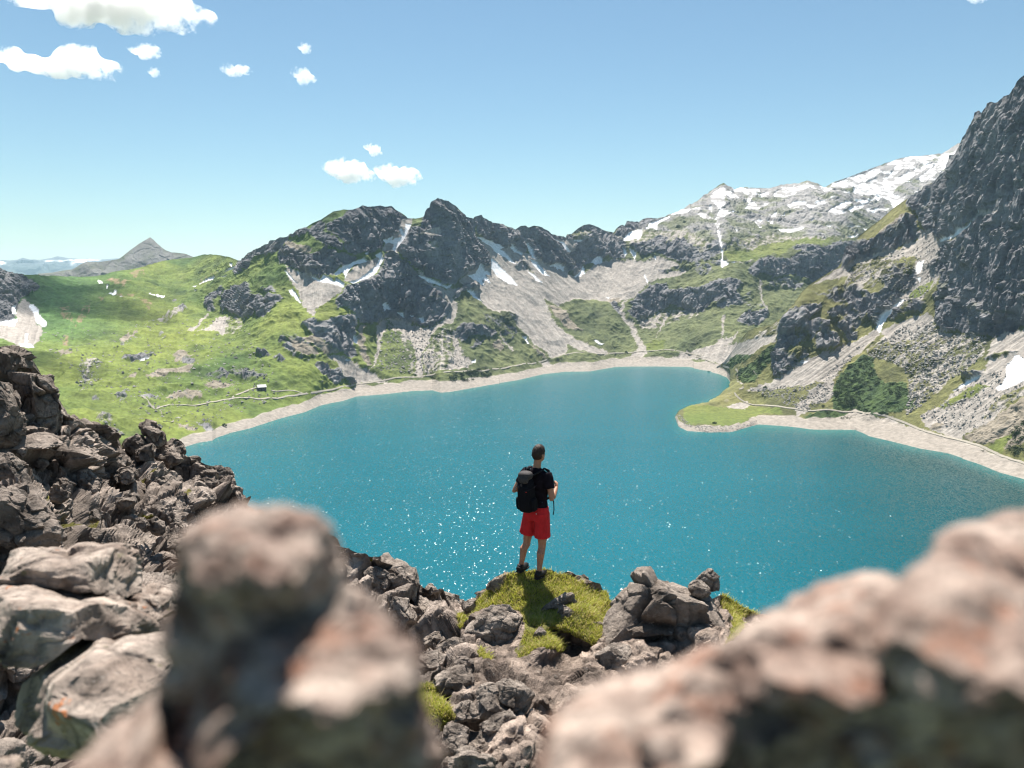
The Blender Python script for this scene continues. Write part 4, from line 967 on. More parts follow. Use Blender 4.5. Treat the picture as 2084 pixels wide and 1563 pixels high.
def ledge():
    uc = np.concatenate([np.arange(-480, -60, 10.0), np.arange(-60, 1640, 2.35), np.arange(1640, 2300, 9.0)])
    top = np.where((uc > 930) & (uc < 1270), sky3(uc), blur1(sky3(uc), 4, 0) + 5); rows = 350
    bot = np.full(len(uc), 1720.0)
    t = (np.linspace(0, 1, rows)[:, None]) ** 0.86
    Vv = bot[None] * (1 - t) + top[None] * t
    U = np.broadcast_to(uc[None], Vv.shape).copy()
    d = near_depth(U, Vv)
    x, y, z = rays(U, Vv)
    P = np.stack([x * d, y * d, z * d], -1)
    jx = 3 * noise3(U / 12, Vv / 12, 0, 5) + 2 * noise3(U / 4, Vv / 4, 0, 6)
    g = np.zeros(U.shape); mo = np.zeros(U.shape); pit = np.zeros(U.shape)
    for p in GRASS3: g[inpoly(U + jx, Vv - jx, p)] = 1
    for p in MOSS3: mo[inpoly(U + jx, Vv - jx, p)] = 1
    for p in PIT3: pit[inpoly(U + jx, Vv - jx, p)] = 1
    gs = blur1(blur1(g, 3, 0), 3, 1)
    pit = blur1(blur1(pit, 3, 0), 3, 1)
    P = P * (1 + 0.035 * pit[..., None])
    Ps = np.stack([blur1(blur1(P[..., i], 4, 0), 4, 1) for i in range(3)], -1)
    N = grid_normals(Ps)
    X, Y, Z = P[..., 0], P[..., 1], P[..., 2]
    crag = smooth01(1050, 850, U)
    w = 0.35 * noise3(X / 1.1, Y / 1.1, Z / 1.1, 7); w2 = 0.12 * noise3(X / .3, Y / .3, Z / .3, 17)
    # bedding planes dip towards the lake: stretch the blocks along them
    Xr = X * 0.8 + Z * 0.6; Zr = -X * 0.6 + Z * 0.8
    b1, c1 = blocks((Xr + w) / 1.5, (Y + w) / 1.1, (Zr + w) / 0.75, 101)
    b2, c2 = blocks((Xr + w2 + w) / 0.55, (Y + w2) / 0.45, (Zr + w2) / 0.32, 102)
    b3, c3 = blocks((Xr + w2) / 0.19, Y / 0.17, (Zr + w2) / 0.12, 103)
    f = fbm(X / .3, Y / .3, Z / .3, 5, 104, 0.65)
    rs = np.linalg.norm(np.diff(P, axis=0, append=P[-1:]), axis=-1) / (d * 3.0 / F_PX); rs = blur1(blur1(rs, 3, 0), 3, 1)
    fine = np.clip(2.2 / np.maximum(rs, 1e-3), 0.12, 1)
    b2 = b2 * fine; b3 = b3 * fine; f = f * fine
    D = (0.40 * crag + 0.12) * b1 + (0.12 * crag + 0.08) * b2 + (0.03 + 0.01 * crag) * b3 + 0.05 * f
    rg = 0.05 * fbm(X / .5, Y / .5, Z / .5, 3, 105)
    D = D * (1 - 0.95 * gs) + rg * gs
    foot = np.exp(-(((U - 1082) / 42) ** 2 + ((Vv - 1172) / 22) ** 2) * 0.7)
    D = D * (1 - foot)
    P2 = P + N * D[..., None]
    n1 = fbm(X / .8, Y / .8, Z / .8, 3, 111); n2 = fbm(X / .12, Y / .12, Z / .12, 3, 112)
    def mixc(a, b, t): return a * (1 - t[..., None]) + b * t[..., None]
    k = np.clip(0.5 + 0.9 * n1 + 0.7 * n2, 0, 1)
    col = mixc(np.array([.105, .082, .067]), np.array([.44, .37, .315]), k)
    cw = np.array([1.0, 0.99, 0.99]); col = col * mixc(np.array([1.04, 0.98, 0.95]), cw, crag)
    col = col * (0.62 + 0.38 * np.minimum(c2, c1))[..., None] * (0.85 + 0.3 * (b2 > 0))[..., None]  # shade painted into the colour: darker cracks and sunken facets
    gc = mixc(np.array([.16, .13, .05]), np.array([.22, .23, .05]), np.clip(0.5 + n2, 0, 1))
    mc = mixc(np.array([.08, .085, .015]), np.array([.20, .17, .025]), np.clip(0.5 + n2, 0, 1))
    col = mixc(col, gc, g); col = mixc(col, mc, mo)
    # close the back: the ledge drops away beyond its edge
    ext = []
    for dd, dz in ((0.25, 0.25), (0.6, 0.9), (1.0, 2.6), (1.6, 7), (2.5, 16), (4, 40)):
        q = P2[-1].copy(); q[:, 1] += dd; q[:, 2] -= dz
        q += 0.12 * dz ** 0.5 * np.stack([noise3(q[:, 0], q[:, 1], q[:, 2], s) for s in (1, 2, 3)], -1)
        ext.append(q)
    P3 = np.concatenate([P2, np.array(ext)], 0)
    col3 = np.concatenate([col, np.repeat(col[-1:], len(ext), 0)], 0)
    names = [('rock_crag', uc[:-1] < 600), ('rock_ledge', uc[:-1] >= 600)]
    for nm, sel in names:
        m = np.broadcast_to(sel[None], (P3.shape[0] - 1, P3.shape[1] - 1))
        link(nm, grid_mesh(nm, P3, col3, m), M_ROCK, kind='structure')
    return dict(U=U, V=Vv, P=P2, N=N, g=g, uc=uc, d=d)
LG = ledge()
def ledge_point(u, v):
    i = int(np.argmin(np.abs(LG['uc'] - u))); j = int(np.argmin(np.abs(LG['V'][:, i] - v)))
    return Vector(LG['P'][j, i].tolist())

# ---- boulders: closed bodies with the outline, size and thickness of the real one
def ico(sub):
    import bmesh
    bm = bmesh.new(); bmesh.ops.create_icosphere(bm, subdivisions=sub, radius=1.0)
    v = np.array([p.co[:] for p in bm.verts]); f = np.array([[q.index for q in p.verts] for p in bm.faces])
    bm.free(); return v, f
ICO = {k: ico(k) for k in (3, 4, 5, 6)}

def body(outline, depth, thick, sub, amp, cell, seed, blocky=0.75, tiltback=0.25, amp_lumps=False, flat=0.85, facets=13, rough=0.22):
    """closed rock: outline in photograph pixels, centre `depth` metres away, `thick` metres half-thickness"""
    v, f = ICO[sub]
    px = np.array([p[0] for p in outline]); py = np.array([p[1] for p in outline])
    cu, cv = px.mean(), py.mean()
    ang = np.arctan2(-(py - cv), px - cu); rad = np.hypot(px - cu, py - cv)
    o = np.argsort(ang); ang, rad = ang[o], rad[o]
    angp = np.concatenate([ang[-2:] - 2 * np.pi, ang, ang[:2] + 2 * np.pi]); radp = np.concatenate([rad[-2:], rad, rad[:2]])
    th = np.arctan2(v[:, 2], v[:, 0]); r = np.interp(th, angp, radp)
    s = np.sqrt(v[:, 0] ** 2 + v[:, 2] ** 2)
    sb = np.clip(s, 0, 1) ** blocky
    dp = np.sign(v[:, 1]) * np.abs(v[:, 1]) ** flat * thick
    grow = 1 + 0.009 * facets
    uu = cu + np.cos(th) * r * sb * grow; vv = cv - np.sin(th) * r * sb * grow
    # upper parts lie further back than lower parts
    dd = depth + dp * (1 - 0.15 * (v[:, 1] < 0)) + tiltback * thick * v[:, 2]
    x, y, z = rays(uu, vv)
    P = np.stack([x * dd, y * dd, z * dd], -1)
    C = P.mean(0)
    if facets:      # broken faces: cut the body with random planes
        rg = np.random.default_rng(seed * 7 + 1)
        for _k in range(facets):
            a = rg.normal(0, 1, 3); a[2] = a[2] * 0.9 + 0.15; a /= np.linalg.norm(a)
            h = (P - C) @ a; off = h.max() * (rg.uniform(0.66, 0.92) if facets > 10 else rg.uniform(0.80, 0.95))
            P = P - np.maximum(h - off, 0)[:, None] * a[None] * 0.96
    n = P - C; n /= np.linalg.norm(n, axis=1, keepdims=True) + 1e-9
    size = np.linalg.norm(P - C, axis=1).max()
    q = P / cell + seed * 3.1
    w = 0.35 * noise3(q[:, 0], q[:, 1], q[:, 2], seed)
    b1, c1 = blocks(q[:, 0] * 0.8 + w, q[:, 1] + w, q[:, 2] * 1.3 + w, seed)
    b2, c2 = blocks(q[:, 0] * 2.6 + w, q[:, 1] * 2.6, q[:, 2] * 3.4 + w, seed + 1)
    fr = fbm(q[:, 0] * 4, q[:, 1] * 4, q[:, 2] * 4, 4, seed + 2, 0.6)
    if amp_lumps:
        wf1, wf2, wr, wo = worley(q[:, 0] * .8, q[:, 1] * .8, q[:, 2] * .8, seed + 30)
        b1 = fbm(q[:, 0] * .8, q[:, 1] * .8, q[:, 2] * .8, 3, seed + 20, .5) * 0.9 - 1.5 * smooth01(.50, .18, wf1) * (wr[0] > .45) - 0.1
    D = -0.25 * amp + amp * (b1 * 1.0 + b2 * 0.28 + rough * fr - 0.1)
    P = P + n * D[:, None]
    nn = fbm(q[:, 0] * 1.2, q[:, 1] * 1.2, q[:, 2] * 1.2, 4, seed + 9)
    return P, f, C, np.clip(0.5 + nn, 0, 1), np.minimum(c1, 0.5 + 0.5 * c2)

def boulder(name, bodies, label=None, cat='boulder', group=None, mat=None, c0=(.18, .155, .14), c1=(.43, .385, .345), kind=None, parent=None, smooth=False):
    vs, fs, cs, off = [], [], [], 0
    for b in bodies:
        P, f, C, k, cr = body(**b)
        vs.append(P); fs.append(f + off); off += len(P)
        col = np.array(c0) * (1 - k[:, None]) + np.array(c1) * k[:, None]
        cs.append(col * (0.42 + 0.58 * cr)[:, None])  # crevices darkened in the colour to deepen their shade
    Pv = np.concatenate(vs); C = Pv.mean(0); C[2] = Pv[:, 2].min()
    me = raw_mesh(name, Pv - C, np.concatenate(fs), smooth)
    set_color(me, np.concatenate(cs))
    return link(name, me, mat or M_ROCK, label=label, cat=cat, group=group, loc=C.tolist(), parent=parent, kind=kind)

# view, outline, depth, half-thickness, level of detail, label
STONES = [
 ('H', [(700,745),(740,650),(830,545),(840,480),(890,400),(960,330),(1000,290),(1060,232),(1150,202),(1250,182),(1320,186),(1365,215),(1385,270),(1450,330),(1530,300),(1600,290),(1625,400),(1690,460),(1705,540),(1660,640),(1500,720),(1300,800),(1000,840),(820,800)], 10.3, .75, 6, 'large pitted dark boulder right of the standing man, below the perched stone'),
 ('H', [(1420,215),(1450,165),(1490,145),(1540,140),(1580,170),(1612,210),(1600,265),(1550,290),(1490,270)], 10.6, .14, 5, 'small pale stone perched on top of the large pitted boulder'),
 ('H', [(1395,255),(1430,215),(1480,205),(1530,235),(1545,290),(1480,330),(1410,300)], 10.4, .16, 5, 'dark stone wedged beneath the pale perched stone'),
 ('H', [(760,740),(800,690),(880,655),(960,680),(990,740),(985,810),(880,850),(790,810)], 9.3, .22, 5, 'knobbly rock at the lower left foot of the large pitted boulder'),
 ('G', [(670,785),(720,720),(780,700),(845,720),(880,800),(925,850),(905,885),(800,890),(740,855),(690,825)], 9.9, .22, 5, 'dark tilted rock below the left end of the pale cracked slab'),
 ('G', [(880,665),(930,600),(1000,520),(1060,490),(1120,490),(1160,530),(1230,590),(1235,640),(1205,740),(1180,790),(1080,845),(1000,805),(975,765),(900,700)], 10.3, .3, 6, 'pale cracked slab just below the grassy knoll, left of the mossy tuft'),
 ('G', [(615,1060),(640,1010),(720,940),(790,890),(880,878),(960,925),(978,960),(910,1040),(860,1085),(800,1145),(700,1105)], 9.0, .3, 5, 'brown angular boulder above the lower left grass patch'),
 ('G', [(905,1100),(960,1030),(1060,1000),(1180,1000),(1280,1040),(1338,1100),(1322,1165),(1240,1210),(1120,1225),(1000,1230),(940,1185)], 8.1, .32, 6, 'broad rounded boulder in the middle of the rocks below the man'),
 ('G', [(798,1170),(840,1130),(900,1125),(935,1180),(978,1240),(900,1255),(820,1225)], 8.1, .16, 5, 'small round stone touching the left side of the broad rounded boulder'),
 ('G', [(895,1320),(1000,1250),(1100,1200),(1180,1203),(1218,1250),(1200,1345),(1120,1395),(1000,1375)], 7.7, .24, 5, 'pitted grey rock directly under the broad rounded boulder'),
 ('G', [(688,1360),(720,1300),(850,1288),(892,1330),(845,1435),(760,1475),(700,1445)], 7.5, .22, 5, 'grey rock below the right tip of the lower left grass patch'),
 ('G', [(535,905),(600,800),(660,790),(775,870),(720,905),(640,960),(560,965)], 9.7, .22, 5, 'pale flat rock between the dark tilted rock and the blurred knob'),
 ('G', [(735,1545),(800,1478),(960,1468),(1050,1500),(1115,1563),(1100,1660),(760,1660)], 6.9, .3, 5, 'pale broad stone at the bottom edge between the two blurred rocks'),
 ('G', [(598,765),(618,680),(700,680),(725,740),(665,795),(612,805)], 10.8, .2, 5, 'small blue-grey stone in the gap left of the pale cracked slab'),
 ('H', [(455,440),(520,388),(570,400),(582,450),(545,505),(480,510)], 10.3, .11, 5, 'dark round stone set in the grass of the knoll'),
 ('H', [(360,430),(430,365),(490,320),(540,293),(600,320),(675,350),(640,372),(560,372),(500,392),(440,410)], 10.5, .12, 5, 'pale flat stone lying in the knoll grass above the dark round one'),
 ('H', [(680,535),(740,508),(805,545),(745,570)], 10.2, .08, 4, 'flat stone sunk in the grass beside the large pitted boulder'),
 ('H', [(478,172),(530,143),(600,175),(690,218),(795,280),(760,300),(700,290),(640,250),(560,205)], 11.3, .12, 5, 'pale ribbed rock rim on the right brow of the knoll'),
 ('H', [(-40,260),(0,215),(80,170),(190,150),(200,178),(70,205),(10,270)], 11.3, .10, 5, 'pale rock rim on the left brow of the knoll'),
 ('H', [(285,600),(320,555),(380,560),(400,600),(360,640),(300,640)], 9.9, .1, 4, 'small stone at the left end of the dark gap under the knoll'),
 ('G', [(775,620),(850,530),(930,450),(960,400),(1010,380),(960,470),(900,560),(840,660),(800,690),(770,670)], 11.6, .2, 5, 'long leaning rock along the left flank of the knoll'),
 ('G', [(230,250),(290,135),(400,200),(540,300),(548,380),(530,470),(440,430),(340,330)], 12.2, .45, 5, 'blocky crag top at the lake edge right of the blurred knob'),
 ('G', [(190,330),(240,250),(330,260),(400,330),(380,400),(300,430),(210,390)], 11.9, .25, 5, 'cubic broken block on the near side of the blocky crag top'),
 ('G', [(330,430),(400,400),(490,500),(525,640),(520,720),(430,650),(340,510)], 11.3, .3, 5, 'smooth shaded face of rock below the blocky crag top'),
 ('G', [(590,400),(640,352),(700,372),(725,440),(715,560),(650,560),(600,480)], 12.6, .25, 5, 'ridged rock tooth left of the notch below the knoll'),
 ('G', [(700,400),(760,408),(860,440),(870,480),(800,580),(740,560),(710,470)], 12.7, .25, 5, 'ridged rock slope right of the rock tooth, at the notch'),
 ('G', [(540,440),(590,430),(680,560),(760,640),(760,720),(680,690),(560,560)], 11.9, .25, 5, 'folded dark rock in the gully under the rock tooth'),
 ('F', [(-120,110),(0,98),(60,90),(130,98),(185,130),(212,185),(205,225),(120,200),(60,260),(0,250),(-120,220)], 17.0, .9, 5, 'topmost dark block of the left crag'),
 ('F', [(85,205),(140,188),(215,220),(250,255),(340,340),(372,372),(352,420),(378,480),(355,645),(290,665),(220,620),(150,530),(110,380),(80,290)], 16.6, .9, 6, 'tall shadowed slab just below the topmost block of the left crag'),
 ('F', [(-80,240),(0,262),(40,330),(120,480),(152,620),(155,800),(110,865),(60,800),(0,710),(-80,650)], 15.4, .8, 6, 'upright pillar at the left picture edge beside the tall shadowed slab'),
 ('F', [(-140,940),(0,915),(100,955),(200,1030),(290,1130),(350,1215),(402,1330),(330,1390),(180,1410),(0,1420),(-140,1400)], 12.2, .9, 6, 'big sunlit ramp of rock at the foot of the left crag'),
 ('F', [(-60,720),(0,720),(60,760),(160,880),(180,960),(90,940),(-60,900)], 14.0, .5, 5, 'layered block above the big sunlit ramp'),
 ('F', [(290,800),(330,700),(380,685),(450,695),(545,835),(565,905),(505,945),(440,925),(330,880)], 17.0, .5, 5, 'pale sunlit wedge in the middle of the left crag'),
 ('F', [(865,600),(895,560),(940,546),(1000,590),(1062,622),(1055,665),(1010,695),(950,680),(905,640)], 19.8, .45, 5, 'cracked cap stone of the little tower on the crag skyline'),
 ('F', [(795,700),(830,640),(900,638),(935,685),(890,755),(820,755)], 19.5, .4, 5, 'left shoulder block of the little tower, above the moss'),
 ('F', [(868,770),(900,708),(970,700),(992,742),(940,805),(890,815)], 19.1, .3, 5, 'egg-shaped block below the little tower'),
 ('F', [(1050,690),(1060,665),(1110,672),(1178,748),(1150,790),(1090,770)], 20.2, .4, 5, 'sloping block on the lake side of the little tower'),
 ('F', [(735,895),(800,850),(862,858),(872,905),(820,955),(750,935)], 17.6, .35, 5, 'knobby rounded block in the shade left of the lit gully'),
 ('F', [(1235,955),(1280,898),(1350,880),(1395,920),(1380,1005),(1300,1015)], 19.6, .4, 5, 'squat block under the lake-side rim of the crag'),
 ('F', [(1345,842),(1420,828),(1480,878),(1508,960),(1455,1050),(1395,1125),(1330,1085),(1390,985),(1378,905)], 20.4, .5, 5, 'curved outer block of the crag nearest the water'),
 ('F', [(1120,790),(1200,790),(1290,800),(1260,870),(1200,900),(1140,860)], 20.2, .4, 5, 'broken lit ledge between the sloping block and the outer block'),
 ('F', [(695,1085),(780,1020),(862,1020),(885,1080),(820,1135),(730,1128)], 16.0, .35, 5, 'round shaded boulder in the hollow of the crag'),
 ('F', [(558,1155),(590,1113),(632,1130),(635,1182),(580,1195)], 14.6, .18, 4, 'small pale cube of rock in the dark hollow'),
 ('F', [(578,1262),(640,1230),(690,1268),(702,1315),(640,1355),(590,1325)], 13.2, .25, 5, 'pale block beside the moss streak above the lichened boulder'),
 ('F', [(515,645),(600,588),(665,612),(745,700),(722,755),(640,725),(560,695)], 18.6, .45, 5, 'long tilted block on the crag skyline between slab and tower'),
 ('F', [(480,565),(530,545),(580,552),(650,580),(740,625),(800,665),(720,690),(600,655),(520,625)], 18.3, .5, 5, 'brown ridge block behind the long tilted block on the crag skyline'),
 ('F', [(520,730),(600,710),(700,760),(720,830),(640,870),(560,840)], 18.0, .4, 5, 'layered block below the long tilted block'),
 ('F', [(400,510),(450,528),(520,545),(500,620),(440,640),(380,600)], 18.6, .4, 5, 'jagged block where the crag skyline steps down from the slab'),
 ('F', [(900,960),(960,890),(1060,890),(1130,990),(1060,1050),(950,1040)], 18.2, .4, 5, 'angular brown block below the lit gully of the crag'),
 ('F', [(1010,1060),(1100,1040),(1200,1060),(1180,1150),(1080,1190),(1000,1130)], 17.8, .4, 5, 'steep cracked block low on the lake side of the crag'),
 ('F', [(330,920),(440,940),(490,1000),(440,1040),(350,1020)], 15.8, .35, 5, 'shaded block below the pale sunlit wedge'),
 ('F', [(480,860),(560,850),(605,900),(590,1050),(520,1090),(490,980)], 16.2, .35, 5, 'upright rib right of the pale sunlit wedge'),
 ('F', [(870,1180),(930,1170),(950,1215),(900,1240)], 14.8, .15, 4, 'small round stone below the mossy ledge of the crag'),
 ('F', [(960,1150),(1000,1150),(1040,1260),(990,1290),(950,1230)], 15.2, .2, 4, 'narrow pale chip of rock low in the shaded hollow'),
]
for i, (vw, pts, d, th, sub, lab) in enumerate(STONES):
    cragged = vw == 'F'
    size_px = max(p[0] for p in pts) - min(p[0] for p in pts)
    w_m = size_px / VIEWS[vw][2] * d / F_PX
    boulder('boulder', [dict(outline=V(vw, pts), depth=d, thick=th, sub=sub, amp=min((.15 if cragged else .085) * w_m, 0.3), cell=max((.6 if cragged else .45) * w_m, 0.1), blocky=.62 if cragged else .72, seed=200 + i)], lab,
            group='rocks of the crag' if cragged else 'rocks of the ledge',
            c0=(.09, .07, .058) if cragged else (.13, .102, .083), c1=(.38, .318, .27) if cragged else (.52, .44, .375))

def loose_rocks():
    rng = np.random.default_rng(77); bods = ([], [])
    U, Vv, P = LG['U'], LG['V'], LG['P']
    ok = np.argwhere((U > -40) & (U < 520) & (Vv > sky3(U) + 22) & (Vv < 1180 - 0.05 * U) & (Vv > 760))
    ok2 = np.argwhere((U > 700) & (U < 1000) & (Vv > sky3(U) + 25) & (Vv < 1560) & (LG['g'] < .5) & ~((U > 940) & (Vv < 1290)))
    for k in range(64):
        src = ok if k < 44 else ok2
        j, i = src[rng.integers(len(src))]
        u, v, d = U[j, i], Vv[j, i], float(np.linalg.norm(P[j, i])) 
        d = float(P[j, i] @ np.array([0, CP, -SP]))
        r = rng.uniform(9, 24)
        a = np.sort(rng.random(9)) * 2 * np.pi
        pts = [(u + r * (1 + .35 * rng.random()) * 1.2 * math.cos(t), v - r * (.75 + .3 * rng.random()) * math.sin(t)) for t in a]
        w = 2.4 * r * d / F_PX
        bods[0 if k < 44 else 1].append(dict(outline=pts, depth=d - w * .15, thick=w * .5, sub=4 if r > 15 else 3, amp=.15 * w, cell=.6 * w, seed=700 + k, blocky=.62))
    for bl in bods:
        boulder('rubble', bl, cat=None, kind='stuff', c0=(.10, .077, .063), c1=(.42, .35, .295))
loose_rocks()

# boulders close to the lens on the left
for i, (pts, d, th, sub, lab) in enumerate([
    ([(-120,380),(0,350),(30,290),(100,200),(190,142),(330,130),(440,140),(560,100),(640,112),(740,98),(860,130),(892,178),(962,205),(992,300),(985,380),(880,400),(720,400),(560,380),(400,370),(250,390),(100,400),(-120,420)], 3.9, .45, 6, 'boulder spotted with orange lichen, topmost of the three stacked at lower left'),
    ([(-160,430),(0,400),(120,368),(280,350),(440,380),(560,430),(760,468),(900,540),(1002,605),(992,665),(860,690),(700,690),(560,680),(420,740),(300,860),(100,880),(-160,860)], 3.5, .5, 6, 'sunlit slab under the lichened boulder, middle of the left stack'),
    ([(775,412),(820,373),(960,380),(1100,398),(1172,432),(1152,500),(1080,565),(960,602),(850,530)], 3.9, .2, 5, 'small wedge of rock right of the left stack, touching the blurred knob'),
    ([(395,745),(490,680),(600,668),(760,698),(900,698),(1100,680),(1200,760),(1180,1000),(1010,1220),(800,1370),(500,1420),(250,1320),(90,1190),(110,1050),(290,900)], 3.2, .5, 6, 'lowest boulder of the left stack, bright top over a brown shaded face'),
    ([(450,360),(480,340),(560,360),(600,395),(560,410),(490,395)], 3.6, .05, 4, 'thin stone chip lying between the two upper boulders of the left stack'),
    ([(-60,1500),(0,1485),(60,1492),(135,1530),(110,1620),(-60,1660)], 2.7, .1, 4, 'pale corner of stone in the bottom left corner')]):
    boulder('boulder', [dict(outline=V('I', pts), depth=d, thick=th, sub=sub, amp=0.05 if sub > 5 else 0.02, cell=0.36 if sub > 5 else 0.1, seed=400 + i, blocky=0.66, tiltback=0.9, flat=0.65)], lab,
            group='stacked boulders at lower left', mat=M_ROCK_LICHEN, c0=(.12, .08, .06), c1=(.52, .435, .37))

# the two out-of-focus rocks right in front of the lens
def close(name, label, specs, seed):
    boulder(name, [dict(outline=V('S', p), depth=d, thick=th, sub=sub, amp=a, cell=cl, seed=seed + k, blocky=0.75, tiltback=tb, amp_lumps=True, flat=fl, facets=7, rough=0.45) for k, (p, d, th, sub, a, cl, tb, fl) in enumerate(specs)],
            label, cat='rock', group='blurred rocks in front', mat=M_ROCK_CLOSE, c0=(.12, .058, .040), c1=(.56, .455, .385), smooth=True)
close('rock', 'blurred brown rock knob close to the lens, left of the man', [
    ([(355,1150),(366,1090),(430,1052),(520,1036),(610,1040),(668,1058),(692,1100),(705,1185),(780,1250),(835,1330),(848,1420),(875,1560),(900,1850),(280,1850),(320,1500),(332,1350),(345,1230)], .61, .055, 6, .020, .055, .8, .55),
    ([(362,1150),(372,1095),(430,1054),(520,1038),(610,1042),(664,1060),(688,1100),(686,1150),(660,1200),(560,1230),(450,1225),(375,1200)], .605, .05, 6, .010, .04, .9, .6),
    ([(440,1330),(520,1270),(600,1210),(700,1185),(780,1240),(838,1320),(850,1400),(740,1430),(600,1440),(480,1450)], .575, .05, 6, .018, .05, 1.9, .7),
    ([(520,1420),(640,1370),(760,1390),(850,1380),(872,1500),(900,1700),(700,1850),(420,1850),(400,1600)], .60, .06, 6, .014, .04, -.4, .5),
    ([(600,1300),(650,1290),(650,1340),(560,1440),(480,1520),(420,1590),(380,1580),(470,1440),(540,1350)], .545, .022, 5, .006, .04, 2.0, .8),
    ([(330,1400),(265,1455),(180,1530),(110,1620),(100,1850),(380,1850),(420,1620),(350,1500)], .54, .04, 6, .010, .05, 2.4, .8),
    ([(470,1180),(680,1180),(760,1400),(700,1600),(420,1600),(420,1350)], .68, .05, 5, .008, .05, 0, .5),
    ([(470,1130),(560,1098),(604,1130),(590,1175),(500,1190)], .545, .018, 5, .004, .03, 1.5, .8)], 500)
close('rock', 'blurred pale rock with rusty patches close to the lens, lower right', [
    ([(1040,1620),(1095,1492),(1170,1420),(1240,1380),(1340,1334),(1470,1312),(1540,1340),(1560,1420),(1500,1520),(1380,1620),(1200,1700)], .60, .05, 6, .012, .055, 2.4, .8),
    ([(1430,1350),(1500,1290),(1560,1240),(1640,1208),(1720,1174),(1810,1168),(1900,1210),(1900,1330),(1800,1420),(1640,1440),(1500,1420)], .64, .05, 6, .013, .06, 2.4, .8),
    ([(1780,1220),(1850,1112),(1920,1078),(2000,1058),(2084,1043),(2250,1000),(2500,1080),(2500,1300),(2250,1380),(2050,1420),(1900,1440),(1790,1340)], .60, .06, 6, .015, .07, 2.0, .8),
    ([(1400,1560),(1480,1440),(1640,1400),(1850,1400),(2084,1360),(2400,1300),(2500,1900),(1900,2000),(1400,1950)], .63, .07, 6, .020, .045, -.4, .5),
    ([(900,1760),(1000,1650),(1200,1600),(1420,1560),(1500,1700),(1450,1950),(900,1950)], .58, .07, 5, .016, .05, .3, .6),
    ([(1330,1480),(1550,1380),(1900,1340),(2300,1250),(2350,1700),(1300,1700)], .74, .05, 5, .008, .06, 0, .5),
    ([(1290,1500),(1340,1480),(1400,1500),(1390,1550),(1320,1560)], .53, .015, 4, .004, .03, 1, .8),
    ([(1650,1400),(1740,1370),(1800,1400),(1760,1450),(1670,1440)], .57, .02, 5, .005, .03, 1.5, .8),
    ([(1700,1500),(1770,1460),(1840,1500),(1820,1560),(1740,1563)], .575, .02, 5, .005, .03, 1.0, .8)], 520)
# ---------------------------------------------------------------- the man on the knoll
def plain(name, col, rough=0.8, noise=60, var=0.15, bump=0.002, sheen=0.0, spec=0.3, sss=0.0):
    m, nt, b = mat_new(name)
    tc = nt.nodes.new('ShaderNodeTexCoord'); n = nt.nodes.new('ShaderNodeTexNoise')
    n.inputs['Scale'].default_value = noise; n.inputs['Detail'].default_value = 5
    nt.links.new(tc.outputs['Object'], n.inputs['Vector'])
    r = nt.nodes.new('ShaderNodeMapRange'); r.inputs['From Min'].default_value = .3; r.inputs['From Max'].default_value = .7
    r.inputs['To Min'].default_value = 1 - var; r.inputs['To Max'].default_value = 1 + var
    nt.links.new(n.outputs[0], r.inputs[0])
    s = nt.nodes.new('ShaderNodeVectorMath'); s.operation = 'SCALE'; s.inputs[0].default_value = col
    nt.links.new(r.outputs[0], s.inputs['Scale']); nt.links.new(s.outputs[0], b.inputs['Base Color'])
    bp = nt.nodes.new('ShaderNodeBump'); bp.inputs['Distance'].default_value = bump; bp.inputs['Strength'].default_value = .6
    nt.links.new(n.outputs[0], bp.inputs['Height']); nt.links.new(bp.outputs[0], b.inputs['Normal'])
    b.inputs['Roughness'].default_value = rough; b.inputs['Specular IOR Level'].default_value = spec
    b.inputs['Sheen Weight'].default_value = sheen
    b.inputs['Subsurface Weight'].default_value = sss; b.inputs['Subsurface Radius'].default_value = (.02, .008, .004)
    return m
M_SKIN = plain('skin', (.38, .185, .115), .55, 40, .08, .001)
M_HAIR = plain('dark_hair', (.028, .016, .011), .6, 150, .5, .004)
M_SHIRT = plain('dark_shirt_cloth', (.011, .008, .012), .95, 16, .35, .012, 0.0, .1)
M_SHORTS = plain('red_shorts_cloth', (.50, .016, .020), .85, 11, .16, .018)
M_PACK = plain('black_pack_fabric', (.007, .007, .010), .85, 90, .3, .002, 0, .12)
M_PACKG = plain('grey_pack_lid_fabric', (.045, .04, .04), .8, 60, .25, .003)
M_SHOE = plain('black_shoe', (.012, .011, .012), .7, 60, .3, .002)
M_RED = plain('red_tag', (.55, .03, .02), .7)
M_WHITE = plain('pale_label', (.6, .6, .58), .7)
M_STRAP = plain('strap_webbing', (.012, .013, .018), .8, spec=.15)

